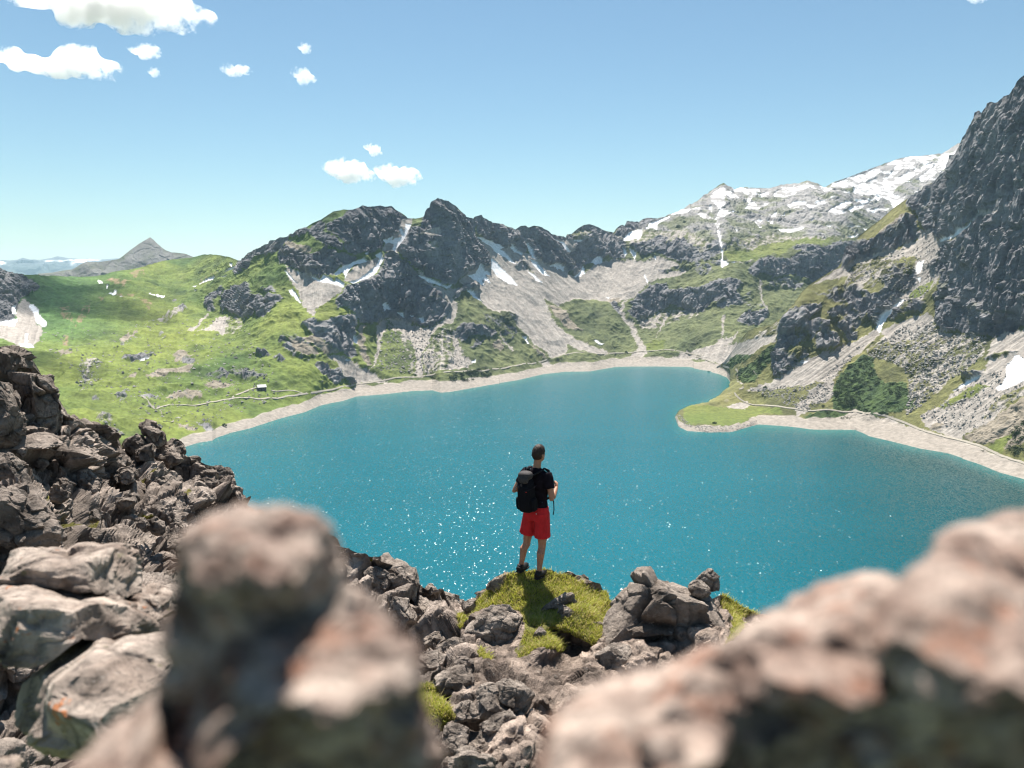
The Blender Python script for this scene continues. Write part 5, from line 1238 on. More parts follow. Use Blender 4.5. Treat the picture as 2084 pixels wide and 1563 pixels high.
def _sphere(c, r, rot=None, n=20):
    v, f = ICO[3] if n < 30 else ICO[4]
    p = v * np.array(r)
    if rot is not None: p = p @ np.array(rot).T
    return p + np.array(c), f
def _tube(pts, radii, seg=16, caps=True):
    """closed tube through pts; each radius a number or (side, depth)"""
    P = np.array(pts, float); n = len(P)
    T = np.gradient(P, axis=0); T /= np.linalg.norm(T, axis=1, keepdims=True)
    V_, F_ = [], []
    for i in range(n):
        t = T[i]; a = np.cross([0, 1, 0], t) if abs(t[1]) < .9 else np.cross([1, 0, 0], t)
        a /= np.linalg.norm(a); b = np.cross(t, a)
        r = radii[i]; rx, ry = (r, r) if np.isscalar(r) else r
        th = np.arange(seg) / seg * 2 * np.pi
        V_.append(P[i] + np.outer(np.cos(th) * rx, a) + np.outer(np.sin(th) * ry, b))
    V_ = np.concatenate(V_)
    for i in range(n - 1):
        for k in range(seg):
            a0 = i * seg + k; a1 = i * seg + (k + 1) % seg
            F_.append((a0, a1, a1 + seg)); F_.append((a0, a1 + seg, a0 + seg))
    c0 = len(V_); V_ = np.concatenate([V_, P[:1], P[-1:]])
    for k in range(seg):
        F_.append((c0, (k + 1) % seg, k)); F_.append((c0 + 1, (n - 1) * seg + k, (n - 1) * seg + (k + 1) % seg))
    return V_, np.array(F_)
def _box(c, s, rot=None, bev=0.25):
    """rounded box from a cubed sphere"""
    v, f = ICO[4]
    p = np.sign(v) * np.abs(v) ** bev
    p = p / np.abs(p).max(0) * np.array(s) * .5
    if rot is not None: p = p @ np.array(rot).T
    return p + np.array(c), f
def fuse(name, parts, voxel, smooth_it=6, mat=None, parent=None, **kw):
    vs, fs, off = [], [], 0
    for v, f in parts:
        vs.append(v); fs.append(f + off); off += len(v)
    me = raw_mesh(name + '_src', np.concatenate(vs), np.concatenate(fs), True)
    o = bpy.data.objects.new('tmp', me); COL.objects.link(o)
    r = o.modifiers.new('r', 'REMESH'); r.mode = 'VOXEL'; r.voxel_size = voxel; r.use_smooth_shade = True
    s = o.modifiers.new('s', 'SMOOTH'); s.iterations = smooth_it; s.factor = .5
    dg = bpy.context.evaluated_depsgraph_get(); dg.update()
    m2 = bpy.data.meshes.new_from_object(o.evaluated_get(dg)); m2.name = name
    bpy.data.objects.remove(o, do_unlink=True)
    return link(name, m2, mat, parent, **kw)
def Rm(ax, deg):
    return np.array(Matrix.Rotation(math.radians(deg), 3, ax))

def man():
    fl, fr = ledge_point(1064, 1161), ledge_point(1096, 1176)
    mid = (fl + fr) / 2 + Vector((.085, 0, 0))
    root = bpy.data.objects.new('person', None); COL.objects.link(root)
    root.location = mid
    yaw = math.radians(-34)
    root.rotation_euler = (0, 0, yaw)
    root['label'] = 'man in dark t-shirt and red shorts seen from behind on the grassy knoll'
    root['category'] = 'person'
    M = Matrix.Rotation(-yaw, 3, 'Z')
    a, b = M @ (fl - mid), M @ (fr - mid)
    zf = lambda q: q.z
    LA = np.array([a.x - .02, a.y, zf(a)]); RA = np.array([b.x + .01, b.y, zf(b)])
    HIPZ = .93
    # one continuous body
    P = []
    def leg(A, sx):
        hip = np.array([sx * .082, 0, HIPZ - .05]); ank = A + [0, 0, .09]
        knee = hip * .46 + ank * .54 + [sx * .005, .035, .0]
        k2 = knee + [0, -.01, -.06]
        calf = knee * .68 + ank * .32 + [sx * .006, -.025, 0]
        low = knee * .28 + ank * .72 + [0, -.008, 0]
        P.append(_tube([hip, hip * .6 + knee * .4, hip * .25 + knee * .75, knee, k2, calf, low, ank, ank + [0, 0, -.05]],
                       [.080, .080, .068, .055, .052, .056, .040, .034, .038]))
        P.append(_sphere(ank + [0, -.028, -.045], (.03, .03, .032)))
        P.append(_tube([ank + [0, -.01, -.05], ank + [sx * .01, .08, -.06], ank + [sx * .015, .15, -.068]], [.036, .036, .03]))
        return knee, ank
    leg(LA, -1); leg(RA, 1)
    P.append(_tube([(0, 0, .86), (0, 0, .95), (0, .0, 1.06), (0, .01, 1.18), (0, .015, 1.32), (0, .0, 1.42), (0, -.005, 1.49)],
                   [(.135, .085), (.135, .085), (.125, .08), (.135, .09), (.165, .11), (.16, .085), (.07, .055)], 24))
    P.append(_tube([(0, -.01, 1.42), (0, -.005, 1.50), (0, .01, 1.58), (0.005, .02, 1.64)], [.07, .056, .054, .052]))
    hr = Rm('Z', -14)
    hc = np.array([.008, .03, 1.70])
    hd = lambda p: hc + hr @ np.array(p)
    P.append((_sphere((0, 0, 0), (.075, .094, .105), None, 40)[0] @ hr.T + hc, ICO[4][1]))
    P.append((_sphere((0, .03, -.05), (.055, .062, .062))[0] @ hr.T + hc, ICO[3][1]))           # jaw
    P.append((_sphere((0, .098, -.02), (.012, .018, .022))[0] @ hr.T + hc, ICO[3][1]))          # nose
    P.append((_sphere((0, .088, -.055), (.022, .010, .010))[0] @ hr.T + hc, ICO[3][1]))         # lips
    for sx in (-1, 1):
        P.append((_sphere((sx * .086, -.004, -.018), (.010, .018, .031))[0] @ hr.T + hc, ICO[3][1]))
    def arm(sx, elbow, wrist, hand):
        sh = np.array([sx * .175, -.0, 1.44]); e = np.array(elbow); w = np.array(wrist); h = np.array(hand)
        P.append(_tube([sh, sh * .5 + e * .5 + [sx * .006, -.004, 0], e * .85 + sh * .15, e, e * .8 + w * .2, e * .5 + w * .5, w], [.048, .045, .042, .041, .042, .036, .025]))
        d = (h - w); d /= np.linalg.norm(d)
        P.append(_tube([w, w + d * .03, w + d * .075, w + d * .095], [.024, (.034, .02), (.040, .019), (.036, .014)]))
        side = np.cross(d, [0, 0, 1]); side /= np.linalg.norm(side); up = np.cross(side, d)
        inn = np.array([-sx, 0, 0.0])
        for k in range(4):        # fingers hook round the strap
            o_ = w + d * .088 + up * (.028 - .019 * k)
            L = (.040, .045, .042, .034)[k]
            P.append(_tube([o_ - d * .02, o_ + d * L * .5, o_ + d * L * .75 + inn * L * .5, o_ + d * L * .45 + inn * L * .95], [.0095, .0095, .0088, .0078], 8))
        t0 = w + d * .03 + up * .028
        P.append(_tube([t0, t0 + up * .022 + d * .022 + inn * .012, t0 + up * .024 + d * .050 + inn * .024], [.012, .011, .009], 8))
    arm(1, (.262, -.035, 1.12), (.215, .155, 1.225), (.165, .235, 1.27))
    arm(-1, (-.335, -.05, 1.15), (-.22, .15, 1.22), (-.17, .23, 1.26))
    body_o = fuse('body', P, .0095, 3, M_SKIN, root)
    # hair
    hv, hf = ICO[5]
    hp = hv * np.array([.083, .103, .112])
    n_ = noise3(hv[:, 0] * 9, hv[:, 1] * 9, hv[:, 2] * 4, 3) * .006 + noise3(hv[:, 0] * 24, hv[:, 1] * 24, hv[:, 2] * 9, 4) * .004
    hp = hp + hv * n_[:, None]
    hp[:, 2] += .008 + .014 * np.clip(hv[:, 2], 0, 1) * (1 + hv[:, 1] * .5)
    face = (hv[:, 1] * .9 - hv[:, 2] * .75 > .28) | ((hv[:, 2] < -.25) & (hv[:, 1] > -.15)) | (hv[:, 2] < -.72)
    hp[face] *= .78
    link('hair', raw_mesh('hair', hp @ hr.T + hc, hf, True), M_HAIR, root)
    # t-shirt: torso and two loose sleeves
    T = [_tube([(0, 0, .925), (0, 0, .98), (0, 0, 1.08), (0, .01, 1.2), (0, .015, 1.33), (0, .0, 1.43), (0, -.01, 1.485), (0, -.005, 1.515)],
               [(.170, .118), (.165, .115), (.152, .108), (.165, .118), (.188, .130), (.185, .108), (.10, .078), (.066, .062)], 28)]
    for sx, e in ((1, (.262, -.035, 1.12)), (-1, (-.335, -.05, 1.15))):
        s0 = np.array([sx * .145, 0, 1.45]); e = np.array(e)
        d = (e - s0); T.append(_tube([s0, s0 + d * .22 + [sx * .008, 0, .006], s0 + d * .45, s0 + d * .60], [.078, .078, .074, .075], 18))
    sh = fuse('t_shirt', T, .012, 4, M_SHIRT, root)
    # shorts
    Sx = [_tube([(0, 0, .985), (0, 0, .95), (0, -.005, .88), (0, -.005, .80)], [(.172, .122), (.178, .128), (.184, .135), (.17, .13)], 28)]
    for sx, A in ((-1, LA), (1, RA)):
        hip = np.array([sx * .085, -.003, .90]); ank = A + [0, 0, .09]
        kn = hip * .46 + ank * .54 + [sx * .015, .03, 0]
        d = kn - hip
        Sx.append(_tube([hip, hip + d * .35, hip + d * .6, hip + d * .78], [(.10, .12), (.104, .118), (.108, .114), (.114, .116)], 20))
    so = fuse('shorts', Sx, .012, 3, M_SHORTS, root)
    fuse('pocket_label', [_box((.075, -.133, .91), (.018, .006, .014))], .003, 1, M_WHITE, root)
    # shoes
    for A, sx in ((LA, -1), (RA, 1)):
        S_ = [_tube([A + [0, -.075, .045], A + [0, -.03, .055], A + [sx * .008, .06, .048], A + [sx * .015, .14, .036], A + [sx * .015, .19, .03]], [(.034, .040), (.042, .052), (.045, .046), (.047, .034), (.032, .022)]),
              _tube([A + [0, -.02, .05], A + [0, -.02, .105]], [.046, .044])]
        fuse('shoe', S_, .007, 3, M_SHOE, root)
        fuse('sole', [_box(tuple(A + [sx * .008, .055, .008]), (.098, .285, .028), Rm('Z', -sx * 4), .45)], .006, 1, M_SHOE, root)
    # backpack: a thing of its own on his back
    pk = bpy.data.objects.new('backpack', None); COL.objects.link(pk)
    pk.location = mid; pk.rotation_euler = (0, 0, yaw)
    pk['label'] = 'black hiking backpack with a grey lid on the back of the standing man'
    pk['category'] = 'backpack'
    tilt = Rm('X', 5) @ Rm('Y', -2)
    c = np.array([-.045, -.205, 1.20])
    def L(p): return tuple(c + tilt @ np.array(p))
    fuse('main_compartment', [_box(L((0, .01, -.02)), (.235, .15, .50), tilt, .55), _box(L((0, -.055, -.06)), (.18, .10, .38), tilt, .6), _box(L((0, .0, -.19)), (.23, .17, .16), tilt, .65)], .012, 3, M_PACK, pk)
    fuse('lid', [_box(L((0.01, 0.005, .245)), (.20, .16, .12), tilt, .75), _box(L((0.015, -.06, .20)), (.15, .06, .10), tilt, .7)], .009, 3, M_PACKG, pk)
    for sx in (-1, 1):
        fuse('side_pocket', [_box(L((sx * .118, .0, -.15)), (.06, .12, .19), tilt, .5)], .012, 3, M_PACK, pk)
        fuse('compression_strap', [_tube([L((sx * .13, .07, .10)), L((sx * .137, 0, .09)), L((sx * .11, -.10, .08)), L((sx * .06, -.14, .07))], [.007] * 4, 8)], .004, 1, M_STRAP, pk)
        fuse('shoulder_strap', [_tube([L((sx * .07, .09, .22)), (sx * .10, -.08, 1.49), (sx * .115, .01, 1.515), (sx * .125, .10, 1.46), (sx * .13, .145, 1.36), (sx * .135, .15, 1.22), (sx * .15, .10, 1.10), L((sx * .15, .10, -.15))],
                                      [(.012, .03)] * 8, 10)], .006, 2, M_STRAP, pk)
    fuse('top_handle', [_tube([L((-.04, .08, .27)), L((-.03, .085, .335)), L((.02, .09, .34)), L((.04, .08, .28))], [.008] * 4, 8)], .005, 1, M_STRAP, pk)
    fuse('buckle', [_box(L((0, -.10, .14)), (.03, .012, .04), tilt, .5)], .004, 1, M_PACKG, pk)
    fuse('red_logo_tab', [_box(L((.075, -.105, .05)), (.022, .008, .012), tilt, .5)], .003, 1, M_RED, pk)
    fuse('red_cord', [_tube([(.02, -.17, .99), (.02, -.175, .95), (.022, -.172, .925)], [.012, .011, .009], 8)], .005, 1, M_RED, pk)
    fuse('hanging_strap', [_tube([(.20, .06, 1.17), (.222, .075, 1.05), (.225, .08, .94), (.218, .07, .87)], [.008] * 4, 8)], .005, 1, M_STRAP, pk)
man()

# ---------------------------------------------------------------- grass on the knoll and in the cracks
def grass_blades():
    rng = np.random.default_rng(5)
    m = mat_new('grass_blade'); mat, nt, b = m
    at = nt.nodes.new('ShaderNodeAttribute'); at.attribute_name = 'tint'
    nt.links.new(at.outputs['Color'], b.inputs['Base Color'])
    b.inputs['Roughness'].default_value = .6
    tr = nt.nodes.new('ShaderNodeBsdfTranslucent'); nt.links.new(at.outputs['Color'], tr.inputs['Color'])
    mx = nt.nodes.new('ShaderNodeMixShader'); mx.inputs[0].default_value = .45
    nt.links.new(b.outputs[0], mx.inputs[1]); nt.links.new(tr.outputs[0], mx.inputs[2])
    nt.links.new(mx.outputs[0], nt.nodes['Material Output'].inputs['Surface'])
    U, Vv, P = LG['U'], LG['V'], LG['P']
    A = np.linalg.norm(np.cross(P[1:, :-1] - P[:-1, :-1], P[:-1, 1:] - P[:-1, :-1]), axis=-1)
    g = LG['g'][:-1, :-1]
    w = (A * g).ravel(); w /= w.sum()
    n = 38000
    idx = rng.choice(len(w), n, p=w); j, i = np.unravel_index(idx, A.shape)
    a = rng.random((n, 1)); c = rng.random((n, 1))
    base = P[j, i] + (P[j, i + 1] - P[j, i]) * a + (P[j + 1, i] - P[j, i]) * c
    cl = fbm(base[:, 0] / .25, base[:, 1] / .25, base[:, 2] / .25, 3, 7)
    h = (.026 + .038 * rng.random(n)) * (1 + 1.1 * np.clip(cl, -.6, 1))
    keep = cl > -.42 + .1 * rng.random(n)
    foot = np.linalg.norm(base - np.array(ledge_point(1082, 1170)), axis=1) < .28
    h[foot] *= .6
    base, h, cl = base[keep], h[keep], cl[keep]; n = len(h)
    lean = rng.normal(0, .5, (n, 2)); lean[:, 0] += .15
    ang = rng.random(n) * np.pi; wd = .003 + .0028 * rng.random(n)
    sx = np.stack([np.cos(ang) * wd, np.sin(ang) * wd, 0 * ang], -1)
    up = np.stack([lean[:, 0] * h, lean[:, 1] * h, h], -1)
    mid = base + up * .55 + [0, 0, 0]; tip = base + up * np.array([1.25, 1.25, .95])
    base = base - [0, 0, .012]
    V_ = np.stack([base - sx, base + sx, mid + sx * .7, mid - sx * .7, tip, tip], 1).reshape(-1, 3)
    k = np.arange(n)[:, None] * 6
    F4 = k + np.array([[0, 1, 2, 3]]); 
    F = np.concatenate([k + np.array([[0, 1, 2]]), k + np.array([[0, 2, 3]]), k + np.array([[3, 2, 4]])])
    me = raw_mesh('grass', V_, F)
    t = np.clip(.5 + .5 * cl + rng.normal(0, .28, n), 0, 1)[:, None]; dry = (rng.random(n) < .36)[:, None]
    col = np.array([.23, .28, .035]) * (1 - t) + np.array([.55, .54, .09]) * t
    col = np.where(dry, np.array([.50, .42, .18]), col)
    set_color(me, np.repeat(col, 6, 0))
    link('grass', me, mat, kind='stuff')
grass_blades()
# ---------------------------------------------------------------- clouds
def cloud_material(name, dens, scale, thr):
    m = bpy.data.materials.new(name); m.use_nodes = True
    nt = m.node_tree; nt.nodes.clear()
    o = nt.nodes.new('ShaderNodeOutputMaterial'); v = nt.nodes.new('ShaderNodeVolumePrincipled')
    v.inputs['Color'].default_value = (1, 1, 1, 1); v.inputs['Anisotropy'].default_value = 0.7
    tc = nt.nodes.new('ShaderNodeTexCoord'); n = nt.nodes.new('ShaderNodeTexNoise')
    n.inputs['Scale'].default_value = scale; n.inputs['Detail'].default_value = 8; n.inputs['Roughness'].default_value = .7
    nt.links.new(tc.outputs['Object'], n.inputs['Vector'])
    r = nt.nodes.new('ShaderNodeMapRange'); r.inputs['From Min'].default_value = thr; r.inputs['From Max'].default_value = thr + .13
    r.inputs['To Min'].default_value = 0; r.inputs['To Max'].default_value = dens
    # thinner towards the outside, so that the edges fray
    s1 = nt.nodes.new('ShaderNodeVectorMath'); s1.operation = 'SUBTRACT'; s1.inputs[1].default_value = (.5, .5, .5)
    nt.links.new(tc.outputs['Generated'], s1.inputs[0])
    s2 = nt.nodes.new('ShaderNodeVectorMath'); s2.operation = 'MULTIPLY'; s2.inputs[1].default_value = (1.5, 1.9, 1.9)
    nt.links.new(s1.outputs[0], s2.inputs[0])
    s3 = nt.nodes.new('ShaderNodeVectorMath'); s3.operation = 'DOT_PRODUCT'
    nt.links.new(s2.outputs[0], s3.inputs[0]); nt.links.new(s2.outputs[0], s3.inputs[1])
    s4 = nt.nodes.new('ShaderNodeMath'); s4.operation = 'MULTIPLY_ADD'; s4.inputs[1].default_value = -0.34
    nt.links.new(s3.outputs['Value'], s4.inputs[0]); nt.links.new(n.outputs[0], s4.inputs[2])
    nt.links.new(s4.outputs[0], r.inputs[0]); nt.links.new(r.outputs[0], v.inputs['Density'])
    nt.links.new(v.outputs[0], o.inputs['Volume'])
    return m
M_CLOUD = cloud_material('cloud_thick', 0.022, 0.0075, 0.34)
M_WISP = cloud_material('cloud_wisp', 0.020, 0.016, 0.34)
def cloud(outlines, depth, thick, mat, label, seed, group='small white clouds', amp=0.16):
    vs, fs, off = [], [], 0
    for pts in outlines:
        v, f = ICO[4]
        pts = [(p[0], p[1]) for p in pts]
        px = np.array([p[0] for p in pts]); py = np.array([p[1] for p in pts])
        P, f, C, _, _ = body(pts, depth, thick, 5 if len(outlines) > 1 else 4, 0.0, 100.0, seed, 0.9, 0.0, facets=0)
        n = P - C; s = np.linalg.norm(n, axis=1, keepdims=True)
        q = P / (0.10 * np.ptp(P[:, 0]) + 30)
        d = fbm(q[:, 0], q[:, 1], q[:, 2], 5, seed, .65)
        P = C + n * (1.04 + amp * 2.0 * d[:, None])
        vs.append(P); fs.append(f + off); off += len(P)
    V_ = np.concatenate(vs); C = V_.mean(0)
    me = raw_mesh('cloud', V_ - C, np.concatenate(fs), True)
    if len(outlines) > 1:
        o = bpy.data.objects.new('tmp', me); COL.objects.link(o)
        r = o.modifiers.new('r', 'REMESH'); r.mode = 'VOXEL'; r.voxel_size = 22
        dg = bpy.context.evaluated_depsgraph_get(); dg.update()
        me = bpy.data.meshes.new_from_object(o.evaluated_get(dg)); bpy.data.objects.remove(o, do_unlink=True)
    link('cloud', me, mat, label=label, cat='cloud', group=group, loc=C.tolist())
J = lambda p: V('J', p)
cloud([J([(30,-10),(80,25),(160,40),(260,38),(360,40),(450,100),(560,120),(640,60),(600,-60),(300,-100),(60,-60)]),
       J([(420,90),(520,110),(570,152),(640,152),(740,158),(800,142),(830,60),(780,-60),(600,-80),(440,-20)]),
       J([(740,150),(800,142),(870,162),(910,184),(980,168),(1005,120),(1015,70),(960,40),(920,20),(880,-10),(800,-50),(720,20)])],
      7200, 300, M_CLOUD, 'largest white cloud, cut by the top left edge of the picture', 1)
cloud([J([(-80,230),(0,188),(45,220),(110,258),(200,282),(240,330),(200,352),(120,328),(30,292),(-80,290)]),
       J([(180,282),(250,268),(275,225),(320,203),(380,215),(432,208),(458,252),(480,300),(440,368),(340,358),(220,355)]),
       J([(430,270),(500,288),(560,302),(588,342),(570,384),(500,375),(430,368)])],
      7600, 220, M_CLOUD, 'second largest white cloud, long with a hump, at the left edge below the largest', 2)
cloud([J([(588,202),(640,200),(700,208),(762,250),(775,278),(712,280),(650,260),(610,240)])], 7600, 70, M_CLOUD, 'small white cloud just right of the long humped one', 3)
cloud([J([(690,325),(750,338),(758,357),(710,352)])], 7600, 40, M_WISP, 'faint shred of cloud below the small one beside the long humped cloud', 4)
cloud([J([(1030,292),(1075,295),(1105,318),(1155,310),(1200,355),(1150,352),(1100,362),(1050,352)])], 7600, 55, M_WISP, 'wispy torn cloud between the long humped cloud and the two tiny ones', 5)
cloud([J([(1398,196),(1432,200),(1468,228),(1450,262),(1420,238)])], 7600, 45, M_WISP, 'tiny cloud, upper of the two above the left massif', 6)
cloud([J([(1366,312),(1420,316),(1462,348),(1498,380),(1460,410),(1400,368),(1372,345)])], 7600, 60, M_WISP, 'tiny cloud, lower of the two above the left massif', 7)
cloud([J([(1515,790),(1550,752),(1610,742),(1680,752),(1730,795),(1775,822),(1745,870),(1660,860),(1580,832)])], 13000, 230, M_CLOUD, 'low white cloud above the rounded massif, left one of the pair', 8)
cloud([J([(1742,758),(1800,768),(1880,798),(1940,845),(1995,848),(1998,878),(1900,878),(1820,858),(1775,820)])], 13000, 200, M_CLOUD, 'low white cloud above the pointed peak, right one of the pair', 9)
cloud([J([(1706,678),(1750,672),(1792,710),(1812,738),(1770,742),(1740,712)])], 13000, 90, M_WISP, 'small cloud hanging just above the low pair', 10)
cloud([V('S', [(1960,-14),(2012,-12),(2006,5),(1984,7)])], 7600, 40, M_WISP, 'scrap of cloud at the top edge on the right', 11)
# the clouds whose shadows lie on the left-hand meadows, just above the frame
def shade_cloud(u, v, t, size, seed, label):
    g = ground(1, u, v)
    c = np.array(g) + SUN_DIR * t
    vv, f = ICO[4]
    d = fbm(vv[:, 0] * 1.5, vv[:, 1] * 1.5, vv[:, 2] * 1.5, 4, seed, .6)
    P = vv * (1 + .45 * d[:, None]) * np.array(size)
    link('cloud', raw_mesh('cloud', P, f, True), M_CLOUD, label=label, cat='cloud', group='small white clouds', loc=c.tolist())
shade_cloud(120, 600, 1750, (190, 170, 60), 21, 'cloud above the top left corner that shades the high meadow')
shade_cloud(60, 735, 1750, (110, 60, 45), 22, 'cloud above the top left corner that shades the hollow behind the crag')

# ---------------------------------------------------------------- footpaths
M_PATH = plain('gravel_path', (.29, .265, .22), .95, 0.6, .15, .05)
def path(which, pts, width, lift=0.7):
    """a gravel strip laid on the ground through surveyed spots"""
    fine = []
    for (a, b) in zip(pts[:-1], pts[1:]):
        n = max(2, int(math.hypot(b[0] - a[0], b[1] - a[1]) / 2.2))
        for k in range(n): fine.append((a[0] + (b[0] - a[0]) * k / n, a[1] + (b[1] - a[1]) * k / n))
    fine.append(pts[-1])
    G = np.array([ground(which, *p) for p in fine])
    for i in range(3):
        pad = np.concatenate([np.repeat(G[:1, i], 3), G[:, i], np.repeat(G[-1:, i], 3)])
        G[:, i] = sum(pad[k:k + len(G)] for k in range(7)) / 7
    T = np.gradient(G, axis=0); T[:, 2] = 0; T /= np.linalg.norm(T, axis=1, keepdims=True) + 1e-9
    up = np.array([ground(which, p[0], p[1] - 5) - ground(which, p[0], p[1] + 5) for p in fine])
    for i in range(3): up[:, i] = blur1(up[:, i], 4, 0)
    Gn = np.cross(T, up); Gn /= np.linalg.norm(Gn, axis=1, keepdims=True) + 1e-9
    Gn[Gn[:, 2] < 0] *= -1
    S_ = np.cross(Gn, T); S_ /= np.linalg.norm(S_, axis=1, keepdims=True) + 1e-9
    w = 0.62 * width * (1 + .25 * noise3(np.arange(len(G)) / 5.0, 0, 0, 3))[:, None]
    rows = [G - S_ * w * .5 + [0, 0, -.6], G - S_ * w * .5 + [0, 0, lift], G + S_ * w * .5 + [0, 0, lift], G + S_ * w * .5 + [0, 0, -.6]]
    link('footpath', grid_mesh('footpath', np.stack(rows, 0)), M_PATH, kind='structure')
path(1, V('A', [(940,1190),(1010,1172),(1080,1160),(1200,1140),(1300,1130),(1400,1125),(1600,1118),(1800,1100)]) + V('B', [(450,1275),(560,1260),(680,1235),(800,1205),(900,1190),(1000,1175),(1150,1165),(1350,1150),(1500,1130),(1640,1108),(1800,1085),(1960,1055)]) + V('C', [(450,1030),(560,1015),(700,1015),(850,1010),(900,1000),(1000,1000),(1100,1005),(1240,1020),(1290,1030)]), 4.2)
path(1, V('A', [(1400,1125),(1440,1100),(1500,1075),(1540,1062),(1570,1058)]), 3.6)
path(1, V('A', [(1640,1068),(1720,1072),(1800,1082),(1850,1092)]), 2.6)
path(1, V('A', [(850,1130),(880,1140),(890,1160),(910,1175),(940,1190)]), 3.0)
path(1, V('A', [(960,1200),(970,1215),(980,1232)]), 2.8)
path(1, V('A', [(980,1272),(1020,1262),(1060,1250),(1050,1242)]), 2.4)
path(1, V('E', [(230,405),(300,430),(340,447)]), 4.0)
path(2, V('E', [(340,447),(400,463),(465,478),(476,500),(475,520),(458,540),(480,556),(507,575),(495,592),(470,598)]), 3.6)
path(2, V('E', [(440,610),(458,630),(480,650),(505,665),(540,677),(640,685),(760,700),(850,712),(1000,715),(1150,730),(1300,745),(1400,780),(1520,830),(1640,865),(1750,885),(1850,920),(1950,970),(2084,1012),(2250,1080)]), 3.8)
path(2, V('E', [(600,395),(606,410),(612,418)]), 2.0)
path(2, V('E', [(560,490),(575,515),(582,540),(575,570)]), 1.8)

# ---------------------------------------------------------------- the stone hut by the lake
def hut():
    g = ground(1, 533, 798)
    root = bpy.data.objects.new('hut', None); COL.objects.link(root)
    root.location = g; root.rotation_euler = (0, 0, math.radians(28))
    root['label'] = 'small grey stone hut with a pale gabled roof beside the path above the left shore'
    root['category'] = 'hut'
    m_wall = plain('hut_stone', (.11, .10, .095), .9, 1.5, .3, .05); m_roof = plain('hut_roof', (.42, .42, .42), .6, 1.0, .1, .02)
    m_wood = plain('hut_wood', (.06, .04, .03), .8, 3, .3, .01)
    def solid(name, c, s, mat, par):
        x, y, z = c; a, b, d = s[0] / 2, s[1] / 2, s[2]
        vs = [(x + i * a, y + j * b, z + k * d) for k in (0, 1) for j in (-1, 1) for i in (-1, 1)]
        return link(name, raw_mesh(name, vs, [(0, 2, 3, 1), (4, 5, 7, 6), (0, 1, 5, 4), (2, 6, 7, 3), (0, 4, 6, 2), (1, 3, 7, 5)]), mat, par)
    L_, W_, H_, R_ = 10.5, 7.5, 3.6, 2.9
    wall = solid('wall', (0, 0, -1.5), (L_, W_, H_ + 1.5), m_wall, root)
    for sx in (-1, 1):
        x0, x1 = sx * L_ / 2, sx * (L_ / 2 - .3)
        vs = [(x0, -W_ / 2, H_), (x0, W_ / 2, H_), (x0, 0, H_ + R_ - .25), (x1, -W_ / 2, H_), (x1, W_ / 2, H_), (x1, 0, H_ + R_ - .25)]
        me = bpy.data.meshes.new('gable'); me.from_pydata(vs, [], [(0, 1, 2), (5, 4, 3), (0, 3, 4, 1), (1, 4, 5, 2), (2, 5, 3, 0)]); me.update()
        link('gable', me, m_wall, root)
    for sy in (-1, 1):
        e = W_ / 2 + .5; t = .22
        vs = []
        for x in (-L_ / 2 - .5, L_ / 2 + .5):
            vs += [(x, sy * e, H_ - .3), (x, 0, H_ + R_), (x, 0, H_ + R_ + t), (x, sy * e, H_ - .3 + t)]
        link('roof_slope', raw_mesh('roof_slope', vs, [(0, 1, 2, 3), (7, 6, 5, 4), (0, 4, 5, 1), (1, 5, 6, 2), (2, 6, 7, 3), (3, 7, 4, 0)]), m_roof, root)
    solid('door', (-1.2, -W_ / 2 - .03, 0), (1.3, .12, 2.2), m_wood, root)
    for x in (-3.6, 1.6, 3.8):
        solid('window', (x, -W_ / 2 - .03, 1.3), (1.0, .1, 1.0), m_wood, root)
hut()

# ---------------------------------------------------------------- dwarf pines and scattered stones
def clump(rng, n, r, h):
    """a bush of many little leaf faces round a low dome with a ragged outline"""
    k = rng.normal(0, 1, (n, 3)); k /= np.linalg.norm(k, axis=1, keepdims=True); k[:, 2] = np.abs(k[:, 2])
    rad = (.45 + .55 * rng.random((n, 1)) ** .4) * (1 + .25 * np.sin(k[:, :1] * 5 + 2) * np.cos(k[:, 1:2] * 4))
    c = k * rad * [r, r, h]
    s = r * .20
    a = rng.normal(0, s, (n, 3)); b = rng.normal(0, s, (n, 3))
    return np.stack([c - a * .6, c + a * .6, c + b], 1).reshape(-1, 3)
def thicket(name, which, polys, count, size, seed, kind, label=None, lo=(.012, .03, .012), hi=(.05, .085, .022)):
    rng = np.random.default_rng(seed)
    sh = SH1 if which == 1 else SH2
    U, Vv = sh['U'], sh['V']
    P = sh['P'][:U.shape[0]]
    m = np.zeros(U.shape, bool)
    for p in polys: m |= inpoly(U, Vv, p)
    m &= sh['cl'] != 3
    idx = np.argwhere(m)
    if len(idx) == 0: return
    vs, cs = [], []
    for q in range(count):
        j, i = idx[rng.integers(len(idx))]
        if noise3(np.array([U[j, i] / 11.0]), np.array([Vv[j, i] / 8.0]), 0, seed)[0] < .0 and count > 20: continue
        s = size * (.6 + .8 * rng.random())
        c = clump(rng, 34, s, s * .65) + P[j, i]
        vs.append(c); t = rng.random((34, 1)); col = np.array(lo) * (1 - t) + np.array(hi) * t
        cs.append(np.repeat(col, 3, 0))
    if not vs: return
    V_ = np.concatenate(vs); F = np.arange(len(V_)).reshape(-1, 3)
    me = raw_mesh(name, V_, F); set_color(me, np.concatenate(cs))
    link(name, me, M_LEAF, kind=kind)
M_LEAF, _nt, _b = mat_new('pine_needles')
_at = _nt.nodes.new('ShaderNodeAttribute'); _at.attribute_name = 'tint'
_nt.links.new(_at.outputs['Color'], _b.inputs['Base Color']); _b.inputs['Roughness'].default_value = .85
